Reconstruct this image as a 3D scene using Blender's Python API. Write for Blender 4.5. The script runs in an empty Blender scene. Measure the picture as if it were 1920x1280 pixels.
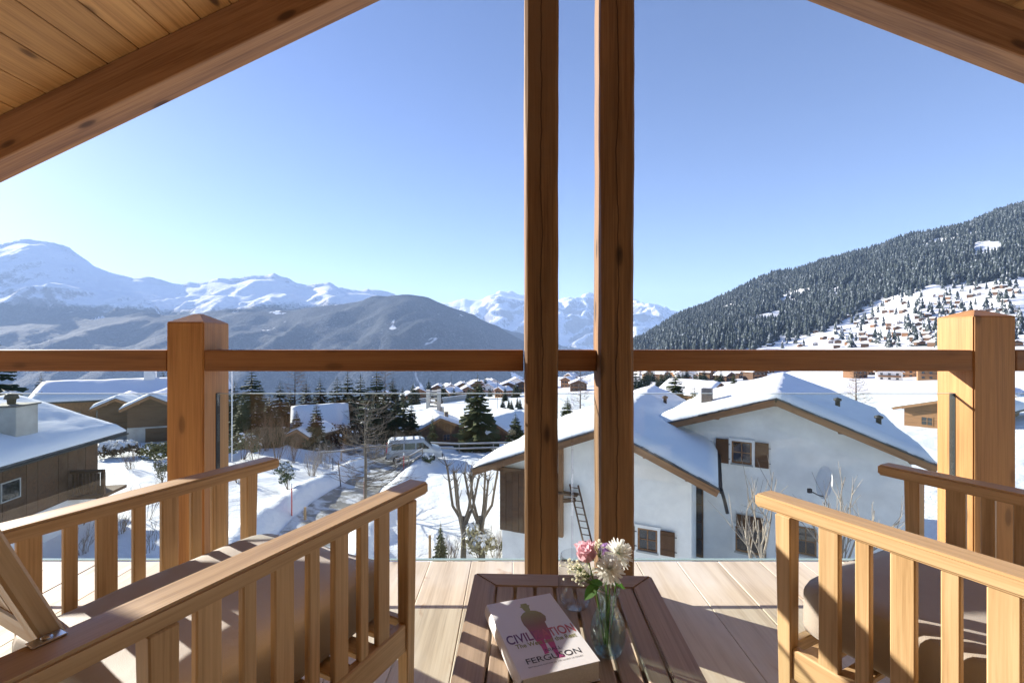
import bpy, bmesh, math, random
import numpy as np
from mathutils import Vector, Matrix
R = math.radians
rnd = random.Random(7)
S = bpy.context.scene
C = S.collection

# ------------------------------------------------------------------ camera, sky, sun, exposure
cam = bpy.data.cameras.new('camera'); cam.lens = 16.0; cam.sensor_width = 36.0
cam.clip_start = 0.03; cam.clip_end = 60000
camo = bpy.data.objects.new('camera', cam); C.objects.link(camo)
EYE = 1.1
camo.location = (0, 0, EYE); camo.rotation_euler = (R(90), 0, 0)
S.camera = camo
SUNV = Vector((-1.65, 1.0, 0.64)).normalized()          # towards the sun
ELEV = math.asin(SUNV.z); AZ = math.atan2(SUNV.x, SUNV.y)
w = bpy.data.worlds.new('World'); S.world = w; w.use_nodes = True
wn = w.node_tree.nodes; wl = w.node_tree.links
bg = wn['Background']
sky = wn.new('ShaderNodeTexSky'); sky.sky_type = 'NISHITA'; sky.sun_disc = False
sky.sun_elevation = ELEV; sky.sun_rotation = AZ; sky.altitude = 2200
sky.air_density = 1.0; sky.dust_density = 0.75; sky.ozone_density = 2.0
hs = wn.new('ShaderNodeHueSaturation'); hs.inputs['Hue'].default_value = .516; hs.inputs['Saturation'].default_value = 1.10   # clear winter blue, the same all over
wl.new(sky.outputs[0], hs.inputs['Color']); wl.new(hs.outputs[0], bg.inputs[0]); bg.inputs[1].default_value = 0.063
sl = bpy.data.lights.new('sun', 'SUN'); sl.energy = 5.0; sl.angle = R(0.5); sl.color = (1.0, 0.93, 0.82)
slo = bpy.data.objects.new('sun', sl); C.objects.link(slo)
slo.rotation_euler = SUNV.to_track_quat('Z', 'Y').to_euler(); slo.location = (-20, 12, 30)
S.view_settings.view_transform = 'Standard'; S.view_settings.look = 'None'
S.view_settings.gamma = 1.0; S.view_settings.use_curve_mapping = False
S.view_settings.exposure = 1.66
S.render.engine = 'CYCLES'
S.cycles.use_denoising = True
try: S.cycles.denoiser = 'OPENIMAGEDENOISE'
except Exception: pass
S.cycles.max_bounces = 8; S.cycles.transparent_max_bounces = 24
S.cycles.caustics_reflective = False; S.cycles.caustics_refractive = False
S.cycles.volume_bounces = 1

F = 853.333
def at(px, py, D):
    return Vector(((px - 960) * D / F, D, EYE - (py - 640) * D / F))

# ------------------------------------------------------------------ object helpers
def tag(o, label=None, cat=None, group=None, kind=None):
    if label: o['label'] = label
    if cat: o['category'] = cat
    if group: o['group'] = group
    if kind: o['kind'] = kind
    return o
def empty(name, loc=(0, 0, 0), rz=0.0, label=None, cat=None, group=None):
    o = bpy.data.objects.new(name, None); C.objects.link(o)
    o.location = loc; o.rotation_euler = (0, 0, rz); o.empty_display_size = 0.1
    return tag(o, label, cat, group)
def ob(name, me, mats=None, parent=None, M=None):
    if isinstance(me, bmesh.types.BMesh):
        b = me; me = bpy.data.meshes.new(name); b.to_mesh(me); b.free()
    o = bpy.data.objects.new(name, me); C.objects.link(o)
    if mats is not None and not me.materials:
        for m in (mats if isinstance(mats, (list, tuple)) else [mats]): me.materials.append(m)
    if parent: o.parent = parent
    if M is not None: o.matrix_basis = M
    return o
def smooth(o, ang=None):
    for p in o.data.polygons: p.use_smooth = True
    return o
def pydata(name, v, f):
    me = bpy.data.meshes.new(name); me.from_pydata([tuple(p) for p in v], [], [tuple(q) for q in f]); me.update(); return me
def frame(p0, p1, up=(0, 0, 1)):
    p0 = Vector(p0); x = (Vector(p1) - p0); L = x.length; x.normalize()
    z = Vector(up); z = (z - x * z.dot(x))
    if z.length < 1e-5: z = Vector((0, 1, 0)); z = z - x * z.dot(x)
    z.normalize(); y = z.cross(x)
    M = Matrix((x, y, z)).transposed().to_4x4(); M.translation = p0
    return M, L
def boxbm(x0, x1, y0, y1, z0, z1, bev=0.0, seg=1):
    bm = bmesh.new()
    vs = [bm.verts.new((x, y, z)) for x in (x0, x1) for y in (y0, y1) for z in (z0, z1)]
    for q in ((0, 1, 3, 2), (4, 6, 7, 5), (0, 4, 5, 1), (2, 3, 7, 6), (0, 2, 6, 4), (1, 5, 7, 3)):
        bm.faces.new([vs[i] for i in q])
    if bev > 0:
        bmesh.ops.bevel(bm, geom=bm.edges[:], offset=bev, segments=seg, affect='EDGES', profile=0.6)
    return bm
_tc = {}
def timber(name, p0, p1, wd, th, mat, parent=None, up=(0, 0, 1), bev=0.003, seg=1):
    """a sawn timber: length on local X, wd on Y, th on Z"""
    M, L = frame(p0, p1, up)
    key = (round(L, 4), round(wd, 4), round(th, 4), round(bev, 4), seg, mat.name, name)
    me = _tc.get(key)
    if me is None:
        bm = boxbm(0, L, -wd / 2, wd / 2, -th / 2, th / 2, min(bev, wd * .4, th * .4), seg)
        me = bpy.data.meshes.new(name); bm.to_mesh(me); bm.free(); me.materials.append(mat); _tc[key] = me
    return ob(name, me, None, parent, M)
def block(name, x0, x1, y0, y1, z0, z1, mat, parent=None, bev=0.0, seg=1):
    c = Vector(((x0 + x1) / 2, (y0 + y1) / 2, (z0 + z1) / 2))
    bm = boxbm(x0 - c.x, x1 - c.x, y0 - c.y, y1 - c.y, z0 - c.z, z1 - c.z, bev, seg)
    return ob(name, bm, mat, parent, Matrix.Translation(c))
def lathe(name, prof, n, mat, parent=None, M=None, ribs=0, ramp=0.0):
    v = []; f = []
    for (r, z) in prof:
        for k in range(n):
            a = 2 * math.pi * k / n
            rr = r * (1 + (ramp * math.cos(ribs * a) if ribs else 0))
            v.append((rr * math.cos(a), rr * math.sin(a), z))
    for i in range(len(prof) - 1):
        for k in range(n):
            f.append((i * n + k, i * n + (k + 1) % n, (i + 1) * n + (k + 1) % n, (i + 1) * n + k))
    o = ob(name, pydata(name, v, f), mat, parent, M)
    return smooth(o)
class Tubes:
    """collects tapered tubes / blades into one mesh"""
    def __init__(s): s.v = []; s.f = []; s.m = []
    def tube(s, pts, rad, n=4, mi=0):
        b = len(s.v); pts = [Vector(p) for p in pts]
        for i, p in enumerate(pts):
            d = (pts[min(i + 1, len(pts) - 1)] - pts[max(i - 1, 0)]).normalized()
            a = d.cross(Vector((0.31, 0.12, 0.94)))
            if a.length < 1e-3: a = d.cross(Vector((1, 0, 0)))
            a.normalize(); c = d.cross(a)
            r = rad[i] if isinstance(rad, (list, tuple)) else rad
            for k in range(n):
                t = 2 * math.pi * k / n
                s.v.append(p + (a * math.cos(t) + c * math.sin(t)) * r)
        for i in range(len(pts) - 1):
            for k in range(n):
                s.f.append((b + i * n + k, b + i * n + (k + 1) % n, b + (i + 1) * n + (k + 1) % n, b + (i + 1) * n + k)); s.m.append(mi)
        e = b + (len(pts) - 1) * n
        s.f.append(tuple(range(e, e + n))); s.m.append(mi)
    def poly(s, pts, mi=0):
        b = len(s.v); s.v += [Vector(p) for p in pts]; s.f.append(tuple(range(b, b + len(pts)))); s.m.append(mi)
    def mesh(s, name, mats):
        me = pydata(name, s.v, s.f)
        for m in mats: me.materials.append(m)
        if len(mats) > 1: me.polygons.foreach_set('material_index', s.m)
        return me
def dup(o, parent=None):
    c = o.copy(); C.objects.link(c)
    c.parent = parent
    for ch in list(o.children): dup(ch, c)
    return c

# ------------------------------------------------------------------ materials
def newmat(name):
    m = bpy.data.materials.new(name); m.use_nodes = True
    nt = m.node_tree; b = nt.nodes['Principled BSDF']
    return m, nt, nt.nodes, nt.links, b
def N(nt, t, **kw):
    n = nt.nodes.new(t)
    for k, v in kw.items():
        if k in n.inputs.keys() if hasattr(n.inputs, 'keys') else False: n.inputs[k].default_value = v
        else: setattr(n, k, v)
    return n
def ramp(nt, fac, stops):
    r = nt.nodes.new('ShaderNodeValToRGB'); e = r.color_ramp.elements
    while len(e) < len(stops): e.new(0.5)
    for i, (p, c) in enumerate(stops):
        e[i].position = p; e[i].color = (*c, 1) if len(c) == 3 else c
    nt.links.new(fac, r.inputs[0]); return r.outputs[0]
def math_(nt, op, a, b=None, clamp=False):
    n = nt.nodes.new('ShaderNodeMath'); n.operation = op; n.use_clamp = clamp
    for i, x in enumerate((a, b)):
        if x is None: continue
        if isinstance(x, (int, float)): n.inputs[i].default_value = x
        else: nt.links.new(x, n.inputs[i])
    return n.outputs[0]
def mix(nt, fac, a, b, mode='MIX'):
    n = nt.nodes.new('ShaderNodeMix'); n.data_type = 'RGBA'; n.blend_type = mode; n.clamp_factor = True
    for s, x in ((n.inputs[0], fac), (n.inputs[6], a), (n.inputs[7], b)):
        if isinstance(x, (int, float)): s.default_value = x
        elif isinstance(x, tuple): s.default_value = (*x, 1) if len(x) == 3 else x
        else: nt.links.new(x, s)
    return n.outputs[2]
def noise(nt, vec, scale, detail=4, rough=.55, dist=0.0):
    n = nt.nodes.new('ShaderNodeTexNoise'); n.inputs['Scale'].default_value = scale
    n.inputs['Detail'].default_value = detail; n.inputs['Roughness'].default_value = rough; n.inputs['Distortion'].default_value = dist
    nt.links.new(vec, n.inputs['Vector']); return n.outputs['Fac']
def mapping(nt, vec, scale=(1, 1, 1), loc=(0, 0, 0)):
    n = nt.nodes.new('ShaderNodeMapping'); n.inputs['Scale'].default_value = scale; n.inputs['Location'].default_value = loc
    nt.links.new(vec, n.inputs['Vector']); return n.outputs[0]
def bump(nt, h, strength, dist, b):
    n = nt.nodes.new('ShaderNodeBump'); n.inputs['Strength'].default_value = strength; n.inputs['Distance'].default_value = dist
    nt.links.new(h, n.inputs['Height']); nt.links.new(n.outputs[0], b.inputs['Normal'])
def objcoord(nt, rand=True):
    tc = nt.nodes.new('ShaderNodeTexCoord')
    if not rand: return tc.outputs['Object']
    oi = nt.nodes.new('ShaderNodeObjectInfo')
    va = nt.nodes.new('ShaderNodeVectorMath'); va.operation = 'MULTIPLY_ADD'
    cb = nt.nodes.new('ShaderNodeCombineXYZ')
    for i, k in enumerate((37.0, 11.3, 5.7)):
        nt.links.new(math_(nt, 'MULTIPLY', oi.outputs['Random'], k), cb.inputs[i])
    va.inputs[1].default_value = (1, 1, 1)
    nt.links.new(tc.outputs['Object'], va.inputs[0]); nt.links.new(cb.outputs[0], va.inputs[2])
    return va.outputs[0]
def wood(name, dark, light, s=1.0, rough=.55, knots=.5, var=.25, bumps=.25, crack=0.0, weather=None, knotcol=None, stain=None):
    """grain runs along local X"""
    m, nt, nd, lk, b = newmat(name)
    v = objcoord(nt)
    g1 = noise(nt, mapping(nt, v, (1.1 * s, 26 * s, 26 * s)), 1.0, 5, .6, .6)
    g2 = noise(nt, mapping(nt, v, (4 * s, 150 * s, 150 * s)), 1.0, 3, .6)
    big = noise(nt, mapping(nt, v, (.9 * s, 4 * s, 4 * s)), 1.0, 2, .5)
    k = math_(nt, 'ADD', math_(nt, 'MULTIPLY', g1, .62), math_(nt, 'MULTIPLY', g2, .38))
    col = ramp(nt, k, [(.37, tuple(c * .86 for c in dark)), (.50, tuple((a + c_) / 2 for a, c_ in zip(dark, light))), (.62, light)])
    col = mix(nt, math_(nt, 'MULTIPLY', big, .55), col, tuple(c * .72 for c in light), 'MIX')
    oi = nd.new('ShaderNodeObjectInfo')
    hv = nd.new('ShaderNodeHueSaturation')
    lk.new(math_(nt, 'ADD', math_(nt, 'MULTIPLY', oi.outputs['Random'], var), 1 - var / 2), hv.inputs['Value'])
    lk.new(col, hv.inputs['Color']); col = hv.outputs[0]
    if knots > 0:
        vo = nd.new('ShaderNodeTexVoronoi'); vo.inputs['Scale'].default_value = 1.0; vo.inputs['Randomness'].default_value = 1.0
        lk.new(mapping(nt, v, (3.6 * s, 10 * s, 10 * s)), vo.inputs['Vector'])
        kk = ramp(nt, vo.outputs['Distance'], [(.09, (1, 1, 1)), (.13, (.75, .75, .75)), (.165, (.22, .22, .22)), (.24, (0, 0, 0))])
        col = mix(nt, math_(nt, 'MULTIPLY', kk, knots), col, knotcol or tuple(c * .30 for c in dark))
    if weather:
        ww = noise(nt, mapping(nt, v, (1.5 * s, 6 * s, 6 * s)), 1.0, 4, .6)
        col = mix(nt, ramp(nt, ww, [(.42, (0, 0, 0)), (.62, (1, 1, 1))]), col, weather)
    if stain:
        st = noise(nt, mapping(nt, v, (2.6, 5, 5)), 1.0, 4, .6, .5)
        col = mix(nt, ramp(nt, st, [(.64, (0, 0, 0)), (.74, (1, 1, 1))]), col, stain)
    h = k
    if crack > 0:
        sx = nd.new('ShaderNodeSeparateXYZ'); lk.new(nd.new('ShaderNodeTexCoord').outputs['Object'], sx.inputs[0])
        wv = noise(nt, mapping(nt, v, (2.2, .01, .01)), 1.0, 5, .6)
        d = math_(nt, 'ABSOLUTE', math_(nt, 'SUBTRACT', sx.outputs[1], math_(nt, 'MULTIPLY', math_(nt, 'SUBTRACT', wv, .55), .05)))
        cr = ramp(nt, d, [(.0012, (1, 1, 1)), (.0035, (0, 0, 0))])
        col = mix(nt, math_(nt, 'MULTIPLY', cr, crack), col, (.012, .007, .004))
    lk.new(col, b.inputs['Base Color'])
    lk.new(ramp(nt, g1, [(.3, (rough - .1,) * 3), (.7, (rough + .12,) * 3)]), b.inputs['Roughness'])
    b.inputs['Specular IOR Level'].default_value = .35
    bump(nt, h, bumps, .004, b)
    return m
def plain(name, col, rough=.6, metal=0.0, var=0.0, nscale=6.0, bmp=0.0, spec=.4):
    m, nt, nd, lk, b = newmat(name)
    b.inputs['Roughness'].default_value = rough; b.inputs['Metallic'].default_value = metal
    b.inputs['Specular IOR Level'].default_value = spec
    v = objcoord(nt)
    n = noise(nt, v, nscale, 5, .6)
    if var > 0:
        c = mix(nt, ramp(nt, n, [(.3, (0, 0, 0)), (.7, (1, 1, 1))]), tuple(x * (1 - var) for x in col), tuple(min(1, x * (1 + var)) for x in col))
        lk.new(c, b.inputs['Base Color'])
    else: b.inputs['Base Color'].default_value = (*col, 1)
    if bmp > 0: bump(nt, n, bmp, .02, b)
    return m
def petalmat(name, col, var=.1):
    m, nt, nd, lk, b = newmat(name)
    n = noise(nt, objcoord(nt), 40, 3, .5)
    c = mix(nt, n, tuple(x * (1 - var) for x in col), tuple(min(1, x * (1 + var)) for x in col))
    lk.new(c, b.inputs['Base Color']); b.inputs['Roughness'].default_value = .5
    tl = nd.new('ShaderNodeBsdfTranslucent'); lk.new(c, tl.inputs[0])
    mx = nd.new('ShaderNodeMixShader'); mx.inputs[0].default_value = .5
    lk.new(b.outputs[0], mx.inputs[1]); lk.new(tl.outputs[0], mx.inputs[2]); lk.new(mx.outputs[0], nd['Material Output'].inputs[0])
    return m
def pane_glass(name, tint, refl=1.45, milky=0.0):
    """thin clear glass: lets the sun through, mirrors by Fresnel"""
    m, nt, nd, lk, b = newmat(name); nd.remove(b)
    tr = nd.new('ShaderNodeBsdfTransparent'); tr.inputs[0].default_value = (*tint, 1)
    gl = nd.new('ShaderNodeBsdfGlossy'); gl.inputs['Roughness'].default_value = 0.0
    fr = nd.new('ShaderNodeFresnel'); gq = nd.new('ShaderNodeNewGeometry')
    io = nd.new('ShaderNodeMapRange'); io.inputs[3].default_value = refl; io.inputs[4].default_value = 1 / refl     # same mirror on both sides of the pane
    lk.new(gq.outputs['Backfacing'], io.inputs[0]); lk.new(io.outputs[0], fr.inputs[0])
    mx = nd.new('ShaderNodeMixShader'); lk.new(fr.outputs[0], mx.inputs[0]); lk.new(tr.outputs[0], mx.inputs[1]); lk.new(gl.outputs[0], mx.inputs[2])
    out = nd['Material Output']
    if milky > 0:
        df = nd.new('ShaderNodeBsdfDiffuse'); df.inputs[0].default_value = (.9, .93, .95, 1)
        m2 = nd.new('ShaderNodeMixShader'); m2.inputs[0].default_value = milky
        lk.new(mx.outputs[0], m2.inputs[1]); lk.new(df.outputs[0], m2.inputs[2]); lk.new(m2.outputs[0], out.inputs[0])
    else: lk.new(mx.outputs[0], out.inputs[0])
    return m
W_LARCH = wood('larch_timber', (.40, .175, .060), (.61, .32, .125), 1.0, .5, .6, .12)
W_RAIL = wood('rail_timber', (.24, .10, .038), (.40, .19, .078), 1.0, .55, .5, .10)
W_HEWN = wood('hewn_old_timber', (.095, .045, .020), (.33, .18, .082), .8, .7, .9, .12, .9, crack=.95, weather=(.23, .135, .068))
W_TEAK = wood('teak_chair', (.46, .28, .125), (.68, .465, .25), 1.3, .42, .0, .16, .15)
W_TABLE = wood('teak_table', (.34, .245, .165), (.53, .40, .285), 1.2, .5, .0, .18, .2)
W_CEIL = wood('ceiling_board', (.42, .20, .062), (.70, .40, .145), .9, .6, .9, .22, .2, knotcol=(.07, .03, .012))
W_RAFT = wood('rafter_timber', (.20, .085, .032), (.45, .24, .105), .9, .6, .8, .1, .3, knotcol=(.05, .022, .01))
W_DECK = wood('bleached_deck', (.64, .50, .35), (.84, .72, .56), .8, .6, .75, .10, .25, weather=(.80, .71, .59), knotcol=(.17, .09, .05), stain=(.45, .22, .09))
W_WALL = wood('facade_board', (.22, .11, .045), (.40, .22, .10), .9, .6, .5, .2)
GLASS = pane_glass('pane_glass', (.955, .985, .97), 1.42)
GEDGE = plain('glass_edge', (.62, .74, .74), .25)
M_STEEL = plain('steel', (.62, .62, .63), .28, 1.0)
M_DARK = plain('dark_metal', (.03, .03, .032), .5, .3)
# ------------------------------------------------------------------ the balcony: deck, posts, railing, roof
deck = ob('deck', boxbm(-3.3, 3.3, -1.75, 2.24, -.30, -.045), W_WALL); tag(deck, kind='structure')
x = -3.29
bw = .2058
i = 0
while x < 3.2:
    r = random.Random(i * 13 + 5)
    cut = r.choice([-.6, .1, .75, -.2])
    for (a, c) in ((-1.74, cut), (cut, 2.285)):
        timber('deck_board', (x + bw / 2, a + .0015, -.0225 + r.uniform(-.0012, .0012)), (x + bw / 2, c - .0015, -.0225 + r.uniform(-.0012, .0012)),
               bw - .0016, .042, W_DECK, deck, bev=.0025)
    x += bw; i += 1

def hewn_post(name, x0, x1, y0, y1, ztop, seed, label):
    cx, cy = (x0 + x1) / 2, (y0 + y1) / 2
    n = 90; rr = random.Random(seed)
    hx, hy = (x1 - x0) / 2, (y1 - y0) / 2
    ring = 16
    v = []; f = []
    ph = [rr.uniform(0, 6.28) for _ in range(40)]
    def wob(t, k): return (math.sin(t * 2.1 + ph[k]) * .5 + math.sin(t * 5.3 + ph[k + 8]) * .3 + math.sin(t * 13.7 + ph[k + 16]) * .22 + math.sin(t * 31 + ph[k + 24]) * .10)
    for i in range(n + 1):
        t = ztop * i / n
        for c in range(4):
            sx, sy = ((-1, -1), (1, -1), (1, 1), (-1, 1))[c]
            nx, ny = ((1, -1), (1, 1), (-1, 1), (-1, -1))[c]
            ex = .0028 * wob(t, c) ; ey = .0028 * wob(t, c + 4)
            ch = .010 + .006 * wob(t, (c * 3) % 8)
            X, Y = sx * (hx + ex), sy * (hy + ey)
            q = [(X, Y - sy * ch), (X - sx * ch, Y)] if c in (0, 2) else [(X - sx * ch, Y), (X, Y - sy * ch)]
            X2, Y2 = ((hx, -hy), (hx, hy), (-hx, hy), (-hx, -hy))[c]
            pts = q + [((q[1][0] * 2 + X2) / 3 if c in (0, 2) else q[1][0], q[1][1] if c in (0, 2) else (q[1][1] * 2 + Y2) / 3),
                       ((q[1][0] + X2 * 2) / 3 if c in (0, 2) else q[1][0], q[1][1] if c in (0, 2) else (q[1][1] + Y2 * 2) / 3)]
            for p in pts: v.append((t, p[0], p[1]))
    for i in range(n):
        for k in range(ring):
            f.append((i * ring + k, i * ring + (k + 1) % ring, (i + 1) * ring + (k + 1) % ring, (i + 1) * ring + k))
    f.append(tuple(range(ring - 1, -1, -1))); f.append(tuple(range(n * ring, n * ring + ring)))
    M = Matrix(((0, 1, 0, cx), (0, 0, 1, cy), (1, 0, 0, 0.002), (0, 0, 0, 1)))
    o = ob(name, pydata(name, v, f), W_HEWN, None, M)
    bm = bmesh.new(); bm.from_mesh(o.data); bmesh.ops.recalc_face_normals(bm, faces=bm.faces); bm.to_mesh(o.data); bm.free()
    return tag(o, label, 'post', 'hand-hewn posts')
hewn_post('timber_post', .055, .193, 1.888, 2.056, 3.02, 3, 'narrower hand-hewn old timber post with dark knots, behind the table')
hewn_post('timber_post', .370, .509, 1.888, 2.056, 3.02, 9, 'hand-hewn old timber post with a long crack and a bright sunlit edge')

# railing: outer posts with pyramid caps, handrails, frameless glass
rail = empty('balcony_railing', (0, 2.06, 0), 0, 'larch handrail with pyramid-capped posts and clear glass panes on the balcony edge', 'railing')
def L2(p): return (p[0], p[1] - 2.06, p[2])
def capped_post(x0, x1, y0, y1, zt, peak):
    hx, hy = (x1 - x0) / 2, (y1 - y0) / 2
    cx, cy = (x0 + x1) / 2, (y0 + y1) / 2
    bm = bmesh.new()
    zs = [0.001, zt - .006, zt, zt + (peak - zt) * .97]
    ins = [0, 0, .004, hx * .86]
    rings = []
    for z, q in zip(zs, ins):
        k = q * hy / hx
        rings.append([bm.verts.new((z, sx * (hx - q), sy * (hy - k))) for sx, sy in ((-1, -1), (1, -1), (1, 1), (-1, 1))])
    for a, b_ in zip(rings, rings[1:]):
        for k in range(4): bm.faces.new((a[k], a[(k + 1) % 4], b_[(k + 1) % 4], b_[k]))
    bm.faces.new(rings[0][::-1]); bm.faces.new(rings[-1])
    es = [e for e in bm.edges if abs(e.verts[0].co.x - e.verts[1].co.x) > .5]
    bmesh.ops.bevel(bm, geom=es, offset=.005, segments=2, affect='EDGES')
    bmesh.ops.recalc_face_normals(bm, faces=bm.faces)
    M = Matrix(((0, 1, 0, cx), (0, 0, 1, cy - 2.06), (1, 0, 0, 0), (0, 0, 0, 1)))
    return ob('post', bm, W_LARCH, rail, M)
capped_post(-1.497, -1.336, 1.971, 2.150, 1.1855, 1.225)
capped_post(2.000, 2.184, 1.971, 2.145, 1.211, 1.243)
RZ = (1.063 + .9706) / 2; RH = .0924
for (a, b_) in ((-3.25, -1.499), (-1.334, .050), (.196, .366), (.512, 1.998), (2.186, 3.25)):
    timber('handrail', (a, 2.036 - 2.06, RZ), (b_, 2.036 - 2.06, RZ), .125, RH, W_RAIL, rail, bev=.006, seg=2)
GT, GB, GY = .863, .113, 2.066
for (a, b_) in ((-3.22, -1.50), (-1.333, .270), (.276, 1.997), (2.187, 3.22)):
    block('glass_pane', a, b_, GY - .008 - 2.06, GY + .008 - 2.06, GB, GT, GLASS, rail)
    block('pane_edge', a, b_, GY - .0085 - 2.06, GY + .0085 - 2.06, GT + .0002, GT + .0022, GEDGE, rail)
    block('pane_edge', a, b_, GY - .0085 - 2.06, GY + .0085 - 2.06, GB - .0042, GB - .0002, GEDGE, rail)
for xs in (-1.3352, 1.9992):
    block('glazing_slot', xs - .001, xs + .001, GY - .014 - 2.06, GY + .014 - 2.06, .02, GT + .004, M_DARK, rail)

# roof overhang: two front rafters, board ceiling
roof = empty('roof_overhang', (.266, 2.0, 3.3), 0, 'gabled timber roof overhang with board ceiling and stained front rafters above the balcony', 'roof')
RO = Vector((.266, 2.0, 3.3))
def RL(x, y, z): return Vector((x, y, z)) - RO
def zl(x): return 1.1 + 2.054 + .48 * x
def zr(x): return 1.1 + 2.296 - .385 * x
# rafters (underside given by the photograph's lines)
cl = math.cos(math.atan(.48)); cr = math.cos(math.atan(.385))
for y0 in (1.98, .35):
    timber('rafter', RL(-4.6, y0 + .06, 1.1 + 1.861 - .48 * 4.6 + .0965), RL(.262, y0 + .06, 1.1 + 1.861 + .48 * .262 + .0965), .12, .193 * cl, W_RAFT, roof, up=(-.43, 0, .9), bev=.004) if y0 > 1 else None
    timber('rafter', RL(4.6, y0 + .06, 1.1 + 2.092 - .385 * 4.6 + .102), RL(.270, y0 + .06, 1.1 + 2.092 - .385 * .270 + .102), .12, .204 * cr, W_RAFT, roof, up=(.36, 0, .93), bev=.004) if y0 > 1 else None
pw = .150
for side in (0, 1):
    k = 0; sdist = 0.0
    slope = math.hypot(1, .48) if side == 0 else math.hypot(1, .385)
    while True:
        xa = .262 - (k + .5) * pw / slope if side == 0 else .270 + (k + .5) * pw / slope
        if abs(xa) > 4.6: break
        z = (zl(xa) if side == 0 else zr(xa)) + .012
        up = (-.48, 0, 1) if side == 0 else (.385, 0, 1)
        timber('ceiling_board', RL(xa, -1.9, z), RL(xa, 2.16, z), pw - .003, .02, W_CEIL, roof, up=up, bev=.003)
        k += 1
for side in (0, 1):
    xe = -4.62 if side == 0 else 4.62
    xm = .264 if side == 0 else .268
    zf = zl if side == 0 else zr
    v = [RL(xm, -1.92, zf(xm) + .03), RL(xm, 2.18, zf(xm) + .03), RL(xe, 2.18, zf(xe) + .03), RL(xe, -1.92, zf(xe) + .03)]
    v += [p + Vector((0, 0, .22)) for p in v]
    ob('roof_slab', pydata('roof_slab', v, [(0, 1, 2, 3), (7, 6, 5, 4), (0, 4, 5, 1), (1, 5, 6, 2), (2, 6, 7, 3), (3, 7, 4, 0)]), W_WALL, roof)
# unseen facade behind the balcony, added to stop light from behind
hw = block('house_wall', -3.4, 3.4, -1.98, -1.78, -.3, 3.1, W_WALL); tag(hw, kind='structure')

# ------------------------------------------------------------------ lounge chairs
m, nt, nd, lk, b = newmat('taupe_fabric')
v = objcoord(nt)
wv = noise(nt, v, 420, 2, .5); n2 = noise(nt, v, 9, 3, .5)
lk.new(mix(nt, n2, (.315, .265, .215), (.375, .32, .265)), b.inputs['Base Color'])
b.inputs['Roughness'].default_value = .62; b.inputs['Sheen Weight'].default_value = .25
bump(nt, math_(nt, 'ADD', math_(nt, 'MULTIPLY', wv, .25), n2), .25, .01, b)
FABRIC = m
def cushion(name, x0, x1, y0, y1, z0, z1, r, parent, M=None, crown=.02):
    nx, ny = 22, 24
    bm = boxbm(x0, x1, y0, y1, z0, z1)
    bmesh.ops.subdivide_edges(bm, edges=bm.edges[:], cuts=11, use_grid_fill=True)
    c = Vector(((x0 + x1) / 2, (y0 + y1) / 2, (z0 + z1) / 2)); h = Vector(((x1 - x0) / 2, (y1 - y0) / 2, (z1 - z0) / 2))
    for v in bm.verts:
        p = v.co - c
        inner = Vector([max(-h[i] + r, min(h[i] - r, p[i])) for i in range(3)])
        d = p - inner
        if d.length > 1e-6: p = inner + d.normalized() * r
        fx = 1 - (p.x / h.x) ** 2; fy = 1 - (p.y / h.y) ** 2
        p.z += (1 if p.z > 0 else -.2) * crown * max(fx, 0) ** .6 * max(fy, 0) ** .6
        p.z += .0025 * math.sin(p.x * 17 + p.y * 9) + .002 * math.sin(p.y * 23 - p.x * 11)
        v.co = c + p
    o = ob(name, bm, FABRIC, parent, M); smooth(o)
    return o
CS = .9333; ZO = .0785
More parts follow.
